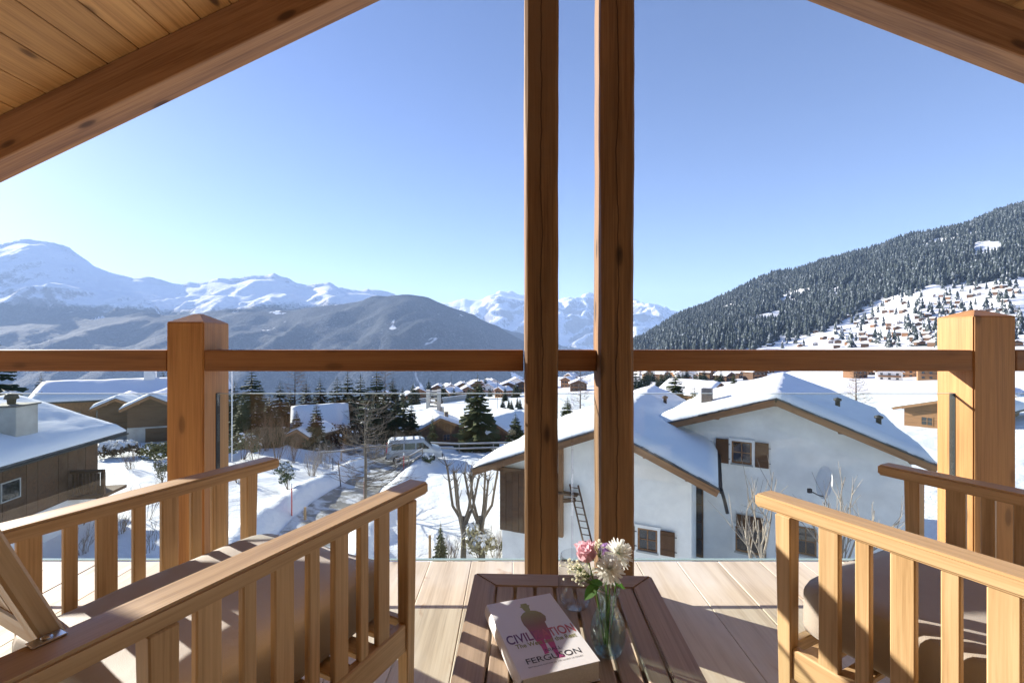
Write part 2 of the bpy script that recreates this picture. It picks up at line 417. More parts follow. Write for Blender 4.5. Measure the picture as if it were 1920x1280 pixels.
def lounge_chair(loc, heading, label):
    t = empty('lounge_chair', loc, heading, label, 'chair', 'slatted lounge chairs on the balcony')
    AS = .345; lx = AS + .019
    for s in (-1, 1):
        # arm: gently bevelled plank with a slightly tapered nose
        bm = boxbm(0, .98, -.0425, .0425, -.0185, .0185)
        for vv in bm.verts:
            if vv.co.x < .01: vv.co.y *= .88
        bmesh.ops.bevel(bm, geom=bm.edges[:], offset=.006, segments=2, affect='EDGES')
        M, _ = frame((s * AS, 0, .6315), (s * AS, -.98, .6315))
        smooth(ob('arm', bm, W_TEAK, t, M)) if False else ob('arm', bm, W_TEAK, t, M)
        for nm, y0, y1 in (('leg', .065, .109), ('leg', .737, .785)):
            bm = boxbm(0, .613 + ZO, -(y1 - y0) / 2, (y1 - y0) / 2, -.0215, .0215)
            for vv in bm.verts:
                if vv.co.x < .01: vv.co.y = vv.co.y * .72 + (.006 if nm == 'leg' and y0 < .2 else -.006); vv.co.z *= .8
            bmesh.ops.bevel(bm, geom=bm.edges[:], offset=.003, segments=1, affect='EDGES')
            M = Matrix(((0, 0, 1, s * lx), (0, -1, 0, -(y0 + y1) / 2), (1, 0, 0, .0), (0, 0, 0, 1)))
            ob('leg', bm, W_TEAK, t, M)
        for (y0, y1) in ((.1746, .2245), (.260, .293), (.332, .380), (.423, .4555), (.494, .543), (.584, .614), (.6555, .703)):
            timber('slat', (s * lx, -(y0 + y1) / 2, .252), (s * lx, -(y0 + y1) / 2, .6145), y1 - y0, .018, W_TEAK, t, up=(1, 0, 0), bev=.003)
        timber('side_apron', (s * lx, -.107, .212), (s * lx, -.739, .212), .026, .085, W_TEAK, t, bev=.004)
    timber('front_apron', (-lx + .02, -.087, .212), (lx - .02, -.087, .212), .024, .085, W_TEAK, t, bev=.003)
    timber('rear_apron', (-lx + .02, -.761, .212), (lx - .02, -.761, .212), .024, .085, W_TEAK, t, bev=.003)
    for k in range(7):
        y = -.15 - k * .09
        timber('seat_slat', (-lx + .012, y, .242), (lx - .012, y, .242), .055, .018, W_TEAK, t, bev=.003)
    cushion('seat_cushion', -.297, .297, -.745, -.075, .253, .418, .038, t, None, .007)
    # reclined backrest: two stiles, rails, slats, a cushion
    rec = R(21)
    B = Vector((0, -.855, .60)); up = Vector((0, -math.sin(rec), math.cos(rec))); fw = Vector((0, math.cos(rec), math.sin(rec)))
    for s in (-1, 1):
        timber('back_stile', B + Vector((s * .280, 0, 0)) - up * .03, B + Vector((s * .280, 0, 0)) + up * .42, .05, .028, W_TEAK, t, up=fw, bev=.004)
    for hgt in (.04, .38):
        timber('back_rail', B + Vector((-.255, 0, 0)) + up * hgt, B + Vector((.255, 0, 0)) + up * hgt, .06, .022, W_TEAK, t, up=fw, bev=.003)
    for k in range(5):
        xx = -.18 + k * .09
        timber('back_slat', B + Vector((xx, 0, 0)) + up * .06, B + Vector((xx, 0, 0)) + up * .36, .05, .014, W_TEAK, t, up=fw, bev=.002)
    for s in (-1, 1):
        pl = block('bracket', s * .318 - .012, s * .318 + .012, -.905, -.865, .6505, .6535, M_STEEL, t, bev=.001)
        lathe('bolt', [(0, .0), (.007, .0), (.007, .002), (.005, .003), (0, .003)], 12, M_STEEL, pl, Matrix.Translation((0, 0, .0016)))
    for ch in t.children:
        if not ch.name.startswith('leg'): ch.location.z += ZO
    t.scale = (CS,) * 3
    return t
h1 = R(-25)
c1 = lounge_chair((-.613 * CS, 1.62 * CS, .002), h1, 'teak slatted lounge chair with taupe cushion beside the pyramid-capped post, left of the book')
h2 = R(27)
c2 = lounge_chair((1.0565 * CS, 1.52 * CS, .002), h2, 'sunlit teak slatted lounge chair with taupe cushion in front of the satellite dish house')

# ------------------------------------------------------------------ side table
TA = -R(1.8)
tbl = empty('side_table', (.129 + .0, .992, .004), TA, 'low slatted teak side table carrying a book and a flower vase', 'table')
TW, TL, TZ = .477, .484, .466
fw_ = .062
for s in (-1, 1):
    # mitred border boards
    for horiz in (0, 1):
        a, c = (TW / 2, TL / 2) if not horiz else (TL / 2, TW / 2)
        v = []
        for z in (TZ - .026, TZ):
            v += [(-c, a - fw_, z), (-c, a, z), (c, a, z), (c, a - fw_, z)]
        for q in (0, 3, 4, 7):
            p = list(v[q]); p[0] = -c + fw_ if p[0] < 0 else c - fw_; v[q] = tuple(p)
        me = pydata('border', v, [(0, 3, 2, 1), (4, 5, 6, 7), (0, 1, 5, 4), (1, 2, 6, 5), (2, 3, 7, 6), (3, 0, 4, 7)])
        bm = bmesh.new(); bm.from_mesh(me); bmesh.ops.recalc_face_normals(bm, faces=bm.faces)
        bmesh.ops.bevel(bm, geom=bm.edges[:], offset=.003, segments=2, affect='EDGES'); bm.to_mesh(me); bm.free()
        ang = (0 if s > 0 else math.pi) + (0 if horiz else math.pi / 2)
        ob('border_board', me, W_TABLE, tbl, Matrix.Rotation(ang, 4, 'Z'))
    for s2 in (-1, 1):
        timber('leg', (s * (TW / 2 - .026), s2 * (TL / 2 - .026), 0), (s * (TW / 2 - .026), s2 * (TL / 2 - .026), TZ - .0265), .042, .042, W_TABLE, tbl, up=(1, 0, 0))
    timber('apron', (s * (TW / 2 - .026), -TL / 2 + .048, TZ - .062), (s * (TW / 2 - .026), TL / 2 - .048, TZ - .062), .02, .06, W_TABLE, tbl)
    timber('apron', (-TW / 2 + .048, s * (TL / 2 - .026), TZ - .062), (TW / 2 - .048, s * (TL / 2 - .026), TZ - .062), .02, .06, W_TABLE, tbl)
iw = TW - 2 * fw_
ns = 7; pitch = iw / ns
for k in range(ns):
    xx = -iw / 2 + pitch * (k + .5)
    timber('slat', (xx, -TL / 2 + fw_ + .001, TZ - .0115), (xx, TL / 2 - fw_ - .001, TZ - .0115), pitch - .0085, .02, W_TABLE, tbl, bev=.0025)
for s in (-1, 1):
    timber('cross_bar', (-iw / 2 - .03, s * .1, TZ - .034), (iw / 2 + .03, s * .1, TZ - .034), .04, .02, W_TABLE, tbl)
TOP = TZ + .004

# ------------------------------------------------------------------ book
BA = R(18)
bk = empty('book', (.0534, .937, TOP + .0005), BA, 'thick white paperback with a coloured figure on its cover, lying on the slatted table', 'book')
BWd, BH, BT = .155, .24, .036
PAPER = plain('page_edges', (.74, .70, .62), .8, var=.08, nscale=300)
m, nt, nd, lk, b = newmat('cover_white'); b.inputs['Base Color'].default_value = (.80, .79, .80, 1); b.inputs['Roughness'].default_value = .35
COVER = m
block('page_block', -BWd / 2 + .004, BWd / 2 - .002, -BH / 2 + .002, BH / 2 - .002, .0016, BT - .0016, PAPER, bk)
block('cover', -BWd / 2, BWd / 2, -BH / 2, BH / 2, BT - .0014, BT, COVER, bk, bev=.0004)
block('cover', -BWd / 2, BWd / 2, -BH / 2, BH / 2, 0, .0014, COVER, bk, bev=.0004)
v = []; f = []
for k in range(9):
    a = -math.pi / 2 - math.pi * k / 8
    for y in (-BH / 2, BH / 2): v.append((-BWd / 2 + .003 + math.cos(a) * .007, y, BT / 2 + math.sin(a) * BT / 2 * 1.0))
for k in range(8): f.append((2 * k, 2 * k + 1, 2 * k + 3, 2 * k + 2))
smooth(ob('spine', pydata('spine', v, f), COVER, bk))
def gradmat(name, stops, axis=1, lo=-.12, hi=.12):
    m, nt, nd, lk, b = newmat(name)
    tc = nd.new('ShaderNodeTexCoord'); sx = nd.new('ShaderNodeSeparateXYZ'); lk.new(tc.outputs['Object'], sx.inputs[0])
    mr = nd.new('ShaderNodeMapRange'); mr.inputs[1].default_value = lo; mr.inputs[2].default_value = hi; lk.new(sx.outputs[axis], mr.inputs[0])
    lk.new(ramp(nt, mr.outputs[0], stops), b.inputs['Base Color']); b.inputs['Roughness'].default_value = .4
    return m
FIG = gradmat('figure_print', [(.10, (.62, .10, .34)), (.34, (.55, .05, .16)), (.58, (.28, .12, .05)), (.80, (.33, .32, .06))])
TIT = gradmat('title_print', [(.1, (.10, .03, .14)), (.6, (.22, .03, .12)), (.95, (.55, .12, .12))], 0, 0, .14)
OLV = plain('subtitle_print', (.30, .29, .10), .5)
INK = plain('ink_print', (.03, .03, .035), .5)
PNK = plain('pink_print', (.45, .18, .38), .5)
# generic standing figure silhouette (head, coat, legs)
half = [(0.000, .098), (.007, .0975), (.008, .090), (.012, .089), (.0085, .083), (.0075, .074), (.006, .069), (.018, .064), (.026, .055), (.031, .040), (.027, .026),
        (.022, .022), (.021, .008), (.020, -.010), (.017, -.034), (.014, -.055), (.012, -.072), (.013, -.082), (.019, -.086), (.018, -.090), (.004, -.088), (.003, -.060), (0.001, -.030)]
lefth = [(-.001, -.030), (-.004, -.052), (-.006, -.070), (-.016, -.072), (-.015, -.066), (-.014, -.050), (-.018, -.028), (-.020, -.006), (-.021, .010), (-.024, .024), (-.024, .040), (-.021, .054), (-.013, .063), (-.005, .068), (-.007, .075), (-.008, .083), (-.012, .089), (-.0075, .090), (-.007, .0975)]
pts = [(p[0] + .002, p[1], BT + .00025) for p in half + lefth]
ob('printed_figure', pydata('printed_figure', pts, [tuple(range(len(pts)))[::-1]]), FIG, bk)
def text(s, size, x, y, mat, name, sx=1.0, off=0.0, z=BT + .0004, shear=0.0):
    cu = bpy.data.curves.new('t', 'FONT'); cu.body = s; cu.size = size; cu.offset = off; cu.shear = shear
    to = bpy.data.objects.new('t', cu); C.objects.link(to)
    me = bpy.data.meshes.new_from_object(to.evaluated_get(bpy.context.evaluated_depsgraph_get()))
    bpy.data.objects.remove(to); bpy.data.curves.remove(cu)
    me.materials.clear(); me.materials.append(mat)
    o = ob(name, me, None, bk, Matrix.Translation((x, y, z)) @ Matrix.Diagonal((sx, 1, 1, 1)))
    w_ = max(q.co.x for q in me.vertices) if me.vertices else 0
    return o, w_
def fit(s, width, height, x, y, mat, name, off=0.0, z=BT + .0004):
    o, w0 = text(s, height / .72, x, y, mat, name, 1.0, off, z)
    if w0 > 0: o.matrix_basis = Matrix.Translation((x, y, z)) @ Matrix.Diagonal((width / w0, 1, 1, 1))
    return o
fit('CIVILIZATION', .146, .027, -.072, -.026, TIT, 'title', .0006)
fit('The West and the Rest', .128, .0125, -.060, -.042, OLV, 'subtitle', .0003, BT + .0005)
fit('NIALL', .034, .0085, -.010, -.066, INK, 'author_name', 0, BT + .0005)
fit('FERGUSON', .112, .0150, -.056, -.088, INK, 'author_name', 0, BT + .0005)
fit('BESTSELLING AUTHOR OF THE ASCENT OF MONEY', .110, .0032, -.056, -.098, INK, 'small_print', 0, BT + .0005)

# ------------------------------------------------------------------ vase, wine glass, flowers
m, nt, nd, lk, b = newmat('clear_glass')
nd.remove(b)
g = nd.new('ShaderNodeBsdfGlass'); g.inputs['IOR'].default_value = 1.45; g.inputs['Roughness'].default_value = 0.0; g.inputs['Color'].default_value = (.93, .97, .96, 1)
tr = nd.new('ShaderNodeBsdfTransparent'); tr.inputs[0].default_value = (.93, .97, .96, 1)
mx = nd.new('ShaderNodeMixShader'); mx.inputs[0].default_value = .74
lk.new(g.outputs[0], mx.inputs[1]); lk.new(tr.outputs[0], mx.inputs[2]); lk.new(mx.outputs[0], nd['Material Output'].inputs[0])
VGLASS = m
TGLASS = pane_glass('thin_glass', (.97, .98, .98), 1.5)
WATER = pane_glass('vase_water', (.86, .93, .95), 1.33)
V0 = Vector((.195, .925, TOP + .0006))
vase = empty('flower_vase', V0, 0, 'small clear ribbed glass vase half filled with water on the table', 'vase')
prof = [(0, .0), (.020, .0), (.026, .002), (.031, .012), (.0355, .032), (.036, .046), (.033, .062), (.026, .078), (.0195, .090), (.0175, .100), (.0185, .112), (.0235, .124), (.0255, .128),
        (.0250, .1295), (.0225, .124), (.0165, .112), (.0155, .100), (.0175, .089), (.0240, .076), (.031, .061), (.0338, .046), (.0333, .032), (.029, .013), (.024, .006), (0, .006)]
lathe('glass_body', prof, 48, VGLASS, vase, ribs=12, ramp=.012)
lathe('water', [(0, .007), (.0235, .007), (.0285, .0135), (.0328, .032), (.0332, .046), (.0305, .060), (.0300, .0605), (0, .0605)], 32, WATER, vase)
wg = empty('wine_glass', (.150, 1.085, TOP + .0006), 0, 'empty stemless wine glass behind the flowers', 'glass')
wp = [(0, 0), (.022, 0), (.030, .004), (.037, .018), (.0405, .040), (.0400, .065), (.0370, .095), (.0335, .122), (.0330, .1225), (.0362, .095), (.0391, .065), (.0396, .040), (.036, .019), (.029, .007), (.02, .005), (0, .005)]
lathe('bowl', wp, 48, TGLASS, wg)
STEM = plain('flower_stem', (.10, .20, .04), .5, var=.3)
LEAF = petalmat('leaf_green', (.09, .22, .04), .35)
PINK = petalmat('rose_petal', (.84, .56, .62), .15)
WHITEF = petalmat('white_petal', (.92, .92, .86), .04)
PURP = petalmat('purple_petal', (.55, .36, .66), .2)
CREAM = petalmat('cream_bud', (.90, .89, .74), .1)
def Vv(px, py, D): return at(px, py, D)
def stem(parent, top, base, mat=STEM, r=.0016):
    tb = Tubes(); top = Vector(top); base = Vector(base); mid = (top + base) / 2 + Vector((.002, 0, .01))
    tb.tube([base, mid, top], [r, r, r * .8], 6)
    return ob('stem', tb.mesh('stem', [mat]), None, parent)
neck = V0 + Vector((0, 0, .115))
def flower_root(name, base, label, cat, group=None):
    return empty(name, base, 0, label, cat, group)
def local(p, root): return Vector(p) - Vector(root.location)
# rose
rb = V0 + Vector((-.006, .004, .012))
rose = flower_root('rose', rb, 'pink rosebud leaning out of the glass vase', 'flower')
hd = Vv(1100, 1036, .935)
stem(rose, local(hd, rose), (0, 0, 0))
tb = Tubes(); ax = Vector((-.28, -.15, .95)).normalized(); A = ax.cross(Vector((0, 1, 0))).normalized(); B_ = ax.cross(A)
def petal(tb, base, ax, A, B_, ang, r0, r1, ln, wid, flare, mi=0, n=5, curl=.0):
    dirv = A * math.cos(ang) + B_ * math.sin(ang); tang = -A * math.sin(ang) + B_ * math.cos(ang)
    rows = []
    for i in range(n + 1):
        t = i / n
        rr = r0 + (r1 - r0) * math.sin(t * 1.5) + flare * max(0, t - .7) ** 2 * 8
        wdt = wid * (math.sin(math.pi * min(t * .78 + .16, 1)) )
        row = []
        for j in (-2, -1, 0, 1, 2):
            q = j / 2
            row.append(base + ax * (ln * t - curl * t * t * ln) + dirv * (rr * (1 - .22 * q * q)) + tang * wdt * q)
        rows.append(row)
    for i in range(n):
        for j in range(4): tb.poly([rows[i][j], rows[i][j + 1], rows[i + 1][j + 1], rows[i + 1][j]], mi)
hb = local(hd, rose) - ax * .014
for k in range(14):
    lay = k // 5
    petal(tb, hb, ax, A, B_, k * 2.4 + lay, .003 + .004 * lay, .008 + .005 * lay, .036 - .002 * lay, .014 + .002 * lay, .004 + .003 * lay)
o = ob('petals', tb.mesh('petals', [PINK]), None, rose); smooth(o)
tb = Tubes()
for k in range(5):
    a = k * 1.2566; d = A * math.cos(a) + B_ * math.sin(a)
    tb.poly([hb + d * .006, hb + d * .011 + ax * .006 + B_ * .003, hb + d * .013 - ax * .004, hb + d * .008 - ax * .002])
ob('sepals', tb.mesh('sepals', [LEAF]), None, rose)
# chrysanthemums
def chrys(px, py, D, rad, axis, label, seed, mat=WHITEF):
    base = V0 + Vector((.004 * (seed % 3 - 1), .003, .014))
    t = flower_root('chrysanthemum', base, label, 'flower')
    h = local(at(px, py, D), t); stem(t, h, (0, 0, 0))
    rr = random.Random(seed); tb = Tubes(); ax = Vector(axis).normalized(); A = ax.cross(Vector((.3, 1, .2))).normalized(); B_ = ax.cross(A)
    for lay in range(6):
        n = 24 - lay * 3; el = R(-22 + lay * 19)
        for k in range(n):
            a = 2 * math.pi * (k + lay * .4) / n + rr.uniform(-.1, .1); e = el + rr.uniform(-.14, .14)
            d = (A * math.cos(a) + B_ * math.sin(a)) * math.cos(e) + ax * math.sin(e)
            s = d.cross(ax).normalized(); u_ = s.cross(d)
            L = rad * (1 - .07 * lay) * rr.uniform(.85, 1.08); wv_ = rad * .085
            p0 = h + d * rad * .12; p1 = h + d * L * .6 + u_ * .001; p2 = h + d * L + ax * rad * .10
            tb.poly([p0 - s * wv_ * .5, p0 + s * wv_ * .5, p1 + s * wv_, p1 - s * wv_])
            tb.poly([p1 - s * wv_, p1 + s * wv_, p2 + s * wv_ * .55, p2 + ax * .0006, p2 - s * wv_ * .55])
    ob('petals', tb.mesh('petals', [mat]), None, t)
    lathe('calyx', [(0, -.004), (.005, -.003), (.007, .001), (.003, .003), (0, .003)], 10, LEAF, t, Matrix.Translation(h - ax * .004) @ ax.to_track_quat('Z', 'Y').to_matrix().to_4x4())
    return t
chrys(1143, 1066, .905, .033, (-.05, -.75, .62), 'lower white chrysanthemum over the rim of the vase', 4)
chrys(1160, 1037, .945, .033, (.35, -.45, .8), 'upper white chrysanthemum beside the pink rosebud', 8)
chrys(1136, 1030, .975, .017, (-.1, -.3, .9), 'small purple flower tucked behind the white chrysanthemums', 6, PURP)
# gypsophila sprigs
def sprig(px, py, D, n, spread, label, seed):
    base = V0 + Vector((-.003, .001 * seed, .016)); t = flower_root('gypsophila_sprig', base, label, 'flower', 'cream gypsophila sprigs in the vase')
    rr = random.Random(seed); h = local(at(px, py, D), t)
    tb = Tubes(); nk = local(neck, t) + Vector((-.004, 0, .005)); tb.tube([(0, 0, 0), nk, nk * .4 + h * .6 + Vector((0, 0, .004))], [.001, .0009, .0006], 4)
    fork = nk * .4 + h * .6 + Vector((0, 0, .004)); bb = Tubes()
    for k in range(n):
        p = h + Vector((rr.gauss(0, spread), rr.gauss(0, spread * .7), rr.gauss(0, spread * .8)))
        tb.tube([fork, (fork + p) / 2 + Vector((0, 0, .003)), p], [.0005, .0004, .0003], 3)
        r = rr.uniform(.0019, .0036)
        for q in range(7):
            d = Vector((rr.uniform(-1, 1), rr.uniform(-1, 1), rr.uniform(-.6, 1))).normalized(); s = d.orthogonal().normalized(); u_ = d.cross(s)
            c = p + d * r * .6
            bb.poly([c + s * r * .7, c + u_ * r * .7 + d * r * .25, c - s * r * .7, c - u_ * r * .7 + d * r * .25])
    ob('stem', tb.mesh('stem', [STEM]), None, t); ob('buds', bb.mesh('buds', [CREAM]), None, t)
sprig(1084, 1068, .93, 46, .013, 'bushy gypsophila sprig below the rosebud', 2)
sprig(1073, 1058, .95, 22, .010, 'loose gypsophila sprig over the wine glass', 3)
sprig(1122, 1022, .95, 16, .008, 'small gypsophila sprig above the rosebud', 5)
sprig(1090, 1088, .92, 14, .009, 'drooping gypsophila sprig at the vase neck', 7)
def leafmesh(tb, p0, p1, wd, up):
    d = (p1 - p0); L = d.length; d.normalize(); s = d.cross(Vector(up)).normalized(); n = s.cross(d)
    prev = None
    for i in range(7):
        t = i / 6; wv_ = wd * math.sin(math.pi * (t * .9 + .08)) ; c = p0 + d * L * t - n * .012 * t * t
        row = (c - s * wv_ - n * wv_ * -.25, c, c + s * wv_ - n * wv_ * -.25)
        if prev:
            tb.poly([prev[0], prev[1], row[1], row[0]]); tb.poly([prev[1], prev[2], row[2], row[1]])
        prev = row
lf = flower_root('leaf_sprig', V0 + Vector((-.002, -.003, .014)), 'dark green leaves spilling over the vase rim', 'leaves')
tb = Tubes(); tb.tube([(0, 0, 0), local(neck, lf)], .0012, 5); ob('stem', tb.mesh('stem', [STEM]), None, lf)
for (a, b_, wd) in (((1122, 1092), (1094, 1122), .011), ((1150, 1090), (1172, 1098), .006), ((1130, 1095), (1112, 1086), .007), ((1146, 1098), (1150, 1085), .006)):
    tb = Tubes(); leafmesh(tb, local(at(*a, .915), lf), local(at(*b_, .905), lf), wd, (0, -.6, .8))
    smooth(ob('leaf', tb.mesh('leaf', [LEAF]), None, lf))
# ------------------------------------------------------------------ terrain
def vnoise(x, y, seed=0):
    xi = np.floor(x).astype(np.int64); yi = np.floor(y).astype(np.int64); fx = x - xi; fy = y - yi
    def h(a, b):
        n = (a * 374761393 + b * 668265263 + seed * 982451653) & 0x7fffffff
        n = ((n ^ (n >> 13)) * 1274126177) & 0x7fffffff
        return ((n ^ (n >> 16)) & 0xffff) / 65535.0
    sx = fx * fx * (3 - 2 * fx); sy = fy * fy * (3 - 2 * fy)
    return (h(xi, yi) * (1 - sx) + h(xi + 1, yi) * sx) * (1 - sy) + (h(xi, yi + 1) * (1 - sx) + h(xi + 1, yi + 1) * sx) * sy
def fbm(x, y, oct=5, seed=0, ridged=False, gain=.5):
    s = 0; a = 1.0; t = 0
    for o in range(oct):
        n = vnoise(x * 2 ** o + 17.3 * o, y * 2 ** o - 9.1 * o, seed + o)
        s = s + a * ((1 - np.abs(2 * n - 1)) if ridged else n); t += a; a *= gain
    return s / t
COLS = {
 -1900: [(-20, -8.5), (20, -8.5), (50, -9.2), (100, -14), (300, -45), (1000, -220), (2500, -600), (4200, -800)],
 -960: [(-20, -8.5), (20, -7.8), (50, -9), (100, -14), (300, -45), (1000, -220), (2500, -600), (4200, -800)],
 -700: [(-20, -8.5), (20, -7.6), (31, -7.8), (42, -8.5), (60, -10), (120, -17), (300, -42), (1000, -210), (2500, -600), (4200, -800)],
 -480: [(-20, -8.8), (20, -8.2), (31, -8.4), (45, -9.2), (60, -11), (120, -19), (300, -42), (1000, -190), (2500, -600), (4200, -800)],
 -300: [(-20, -9), (20, -9), (31, -9.1), (45, -9.6), (60, -12), (120, -21), (340, -44), (700, -90), (1500, -300), (4200, -800)],
 -100: [(-20, -9), (20, -9.2), (45, -9.5), (54, -12.0), (80, -15.5), (185, -24.5), (260, -32), (340, -38), (500, -52), (800, -95), (1500, -300), (4200, -800)],
 100: [(-20, -9), (20, -9.3), (45, -9.8), (80, -14), (185, -22), (340, -33), (600, -45), (900, -75), (2000, -280), (4200, -700)],
 230: [(-20, -9), (20, -9.2), (60, -11), (350, -30), (600, -40), (1000, -35), (1600, -12), (2000, 1), (2800, -150), (4200, -400)],
 350: [(-20, -9), (20, -9), (60, -11), (150, -14.5), (350, -27), (500, -31), (700, -25), (1000, 0), (1500, 75), (1900, 146), (2600, 60), (4200, -300)],
 500: [(-20, -9), (20, -8.8), (60, -9.2), (150, -14), (350, -22), (500, -18), (700, -3), (1000, 40), (1400, 150), (1800, 255), (2400, 240), (4200, 50)],
 640: [(-20, -9), (20, -8.7), (60, -8.6), (200, -15), (350, -12), (500, -3), (650, 12), (850, 51), (1200, 160), (1700, 325), (2400, 370), (4200, 300)],
 800: [(-20, -9), (20, -8.6), (60, -8), (200, -13), (350, -4), (450, 6), (600, 29), (900, 127), (1250, 255), (1600, 380), (2400, 460), (4200, 450)],
 960: [(-20, -9), (20, -8.5), (60, -7), (200, -10), (350, 3), (500, 25), (800, 123), (1150, 270), (1500, 450), (2400, 590), (4200, 600)],
 1900: [(-20, -8.5), (20, -8), (60, -4), (200, 0), (350, 22), (500, 55), (800, 180), (1500, 540), (2400, 720), (4200, 760)],
}
UK = np.array(sorted(COLS)); 
Dn = np.concatenate([np.linspace(-16, 16, 12), np.exp(np.linspace(math.log(18), math.log(4000), 430))])
def ld(d): return np.log(np.maximum(d, 1) + 6.0) if np.ndim(d) else math.log(max(d, 1) + 6.0)
tab = np.array([np.interp(ld(Dn), [ld(max(d, 0)) for d, z in COLS[u]], [z for d, z in COLS[u]]) for u in UK])
ker = np.exp(-np.linspace(-2, 2, 13) ** 2); ker /= ker.sum()
tab = np.array([np.convolve(np.pad(r, 6, mode='edge'), ker, 'valid') for r in tab])
Un = np.concatenate([np.linspace(-1900, -1010, 40), np.linspace(-1000, 1060, 300), np.linspace(1075, 1900, 36)])
def interp_u(u):
    i = np.clip(np.searchsorted(UK, u) - 1, 0, len(UK) - 2); t = (u - UK[i]) / (UK[i + 1] - UK[i]); t = t * t * (3 - 2 * t) * .5 + t * .5
    return i, t
ii, tt = interp_u(Un)
H = tab[ii] * (1 - tt)[:, None] + tab[ii + 1] * tt[:, None]           # [u, D]
Deff = np.maximum(Dn, 18.0)
X = Un[:, None] * Deff[None, :] / F; Y = np.broadcast_to(Dn[None, :], X.shape)
amp = np.interp(Dn, [0, 18, 60, 200, 500, 1000, 2500], [.05, .12, .35, .8, 3, 14, 40])
scl = np.interp(Dn, [0, 18, 60, 200, 500, 1000, 2500], [3, 4, 9, 30, 70, 160, 400])
H = H + (fbm(X / 4.0, Y / 4.0, 3, 1) - .5) * .22 * np.clip(amp / .12, 0, 1)[None, :] * (Dn < 90)[None, :] + (fbm(X / 1.3, Y / 1.3, 2, 15) - .5) * .16 * ((Dn > 17) & (Dn < 50))[None, :]
H = H + (fbm(X / 150.0, Y / 150.0, 5, 5) - .5) * np.interp(Dn, [100, 300, 700, 1500], [0, 3, 22, 60])[None, :]
H = H + (fbm(X / 25.0, Y / 25.0, 3, 9) - .5) * np.interp(Dn, [30, 60, 120, 400], [0, .4, 1.2, 3])[None, :]
def G(x, y):
    u = x * F / max(y, 18.0)
    fu = np.interp(u, Un, np.arange(len(Un))); fd = np.interp(y, Dn, np.arange(len(Dn)))
    i = min(int(fu), len(Un) - 2); j = min(int(fd), len(Dn) - 2); a = fu - i; b = fd - j
    return float(H[i, j] * (1 - a) * (1 - b) + H[i + 1, j] * a * (1 - b) + H[i, j + 1] * (1 - a) * b + H[i + 1, j + 1] * a * b)
def ground_at(px, py, d0=19.0, d1=2600.0):
    """first point of the terrain that lies behind the given point of the photograph"""
    d = d0
    while d < d1:
        x = (px - 960) * d / F; z = EYE - (py - 640) * d / F
        if z <= G(x, d): return Vector((x, d, G(x, d)))
        d *= 1.006
    return None
# the lane below: pressed a little into the snow, with ploughed banks
LANE = [ground_at(px, py) for px, py in ((560, 1035), (590, 996), (632, 950), (682, 908), (722, 880), (738, 866), (722, 855), (690, 851), (650, 849), (600, 846))]
_seg = [LANE[0] + (LANE[0] - LANE[1]) * 2.0] + LANE
def catmull(P, n=10):
    out = []
    Q = [P[0]] + P + [P[-1]]
    for i in range(1, len(Q) - 2):
        for k in range(n):
            t = k / n; a, b, c, d = Q[i - 1], Q[i], Q[i + 1], Q[i + 2]
            out.append(.5 * ((2 * b) + (c - a) * t + (2 * a - 5 * b + 4 * c - d) * t * t + (3 * b - a - 3 * c + d) * t ** 3))
    return out + [P[-1]]
lane = catmull(_seg)
LP = np.array([(p.x, p.y) for p in lane])
mask = (Y > 17) & (Y < 70) & (np.abs(X) < 40)
ix = np.argwhere(mask)
P2 = np.stack([X[mask], Y[mask]], -1)
dm = np.full(len(P2), 1e9)
for q in range(len(LP) - 1):
    a, b = LP[q], LP[q + 1]; ab = b - a; t = np.clip(((P2 - a) @ ab) / max(ab @ ab, 1e-9), 0, 1)
    dm = np.minimum(dm, np.hypot(*(P2 - (a + t[:, None] * ab)).T))
H[mask] += (.55 * np.exp(-((dm - 2.7) / .75) ** 2) * (.6 + .8 * fbm(P2[:, 0] / 1.2, P2[:, 1] / 1.2, 2, 77)) - .12 * (dm < 1.9))
def snowmat(name, col=(.86, .87, .89), bs=(1.3, 9), bst=.6, patch=None):
    m, nt, nd, lk, b = newmat(name)
    gp = nd.new('ShaderNodeNewGeometry'); v = gp.outputs['Position']
    n1 = noise(nt, v, bs[0], 4, .55); n2 = noise(nt, v, bs[1], 4, .6)
    h = math_(nt, 'ADD', math_(nt, 'MULTIPLY', n1, .75), math_(nt, 'MULTIPLY', n2, .25))
    b.inputs['Roughness'].default_value = .75; b.inputs['Specular IOR Level'].default_value = .2
    c = mix(nt, n1, tuple(x * .97 for x in col), col)
    if patch:
        n3 = noise(nt, v, .55, 5, .6)
        c = mix(nt, ramp(nt, n3, [(.64, (0, 0, 0)), (.72, (1, 1, 1))]), c, patch)
    lk.new(c, b.inputs['Base Color'])
    bump(nt, h, bst, .25, b)
    return m
SNOW = snowmat('snow_ground', patch=None)
RSNOW = snowmat('snow_roof', (.88, .89, .91), (.9, 5), .22)
nU, nD = X.shape
verts = np.stack([X, Y, H], -1).reshape(-1, 3)
idx = np.arange(nU * nD).reshape(nU, nD)
fc = np.stack([idx[:-1, :-1], idx[1:, :-1], idx[1:, 1:], idx[:-1, 1:]], -1).reshape(-1, 4)
def grid_mesh(name, verts, fc):
    me = bpy.data.meshes.new(name)
    me.vertices.add(len(verts)); me.vertices.foreach_set('co', verts.astype(np.float32).ravel())
    me.loops.add(fc.size); me.loops.foreach_set('vertex_index', fc.astype(np.int32).ravel())
    me.polygons.add(len(fc)); me.polygons.foreach_set('loop_start', np.arange(0, fc.size, 4, dtype=np.int32))
    me.polygons.foreach_set('use_smooth', np.ones(len(fc), dtype=bool))
    me.update(calc_edges=True); me.validate(); return me
terr = ob('terrain', grid_mesh('terrain', verts, fc), SNOW); tag(terr, kind='structure')

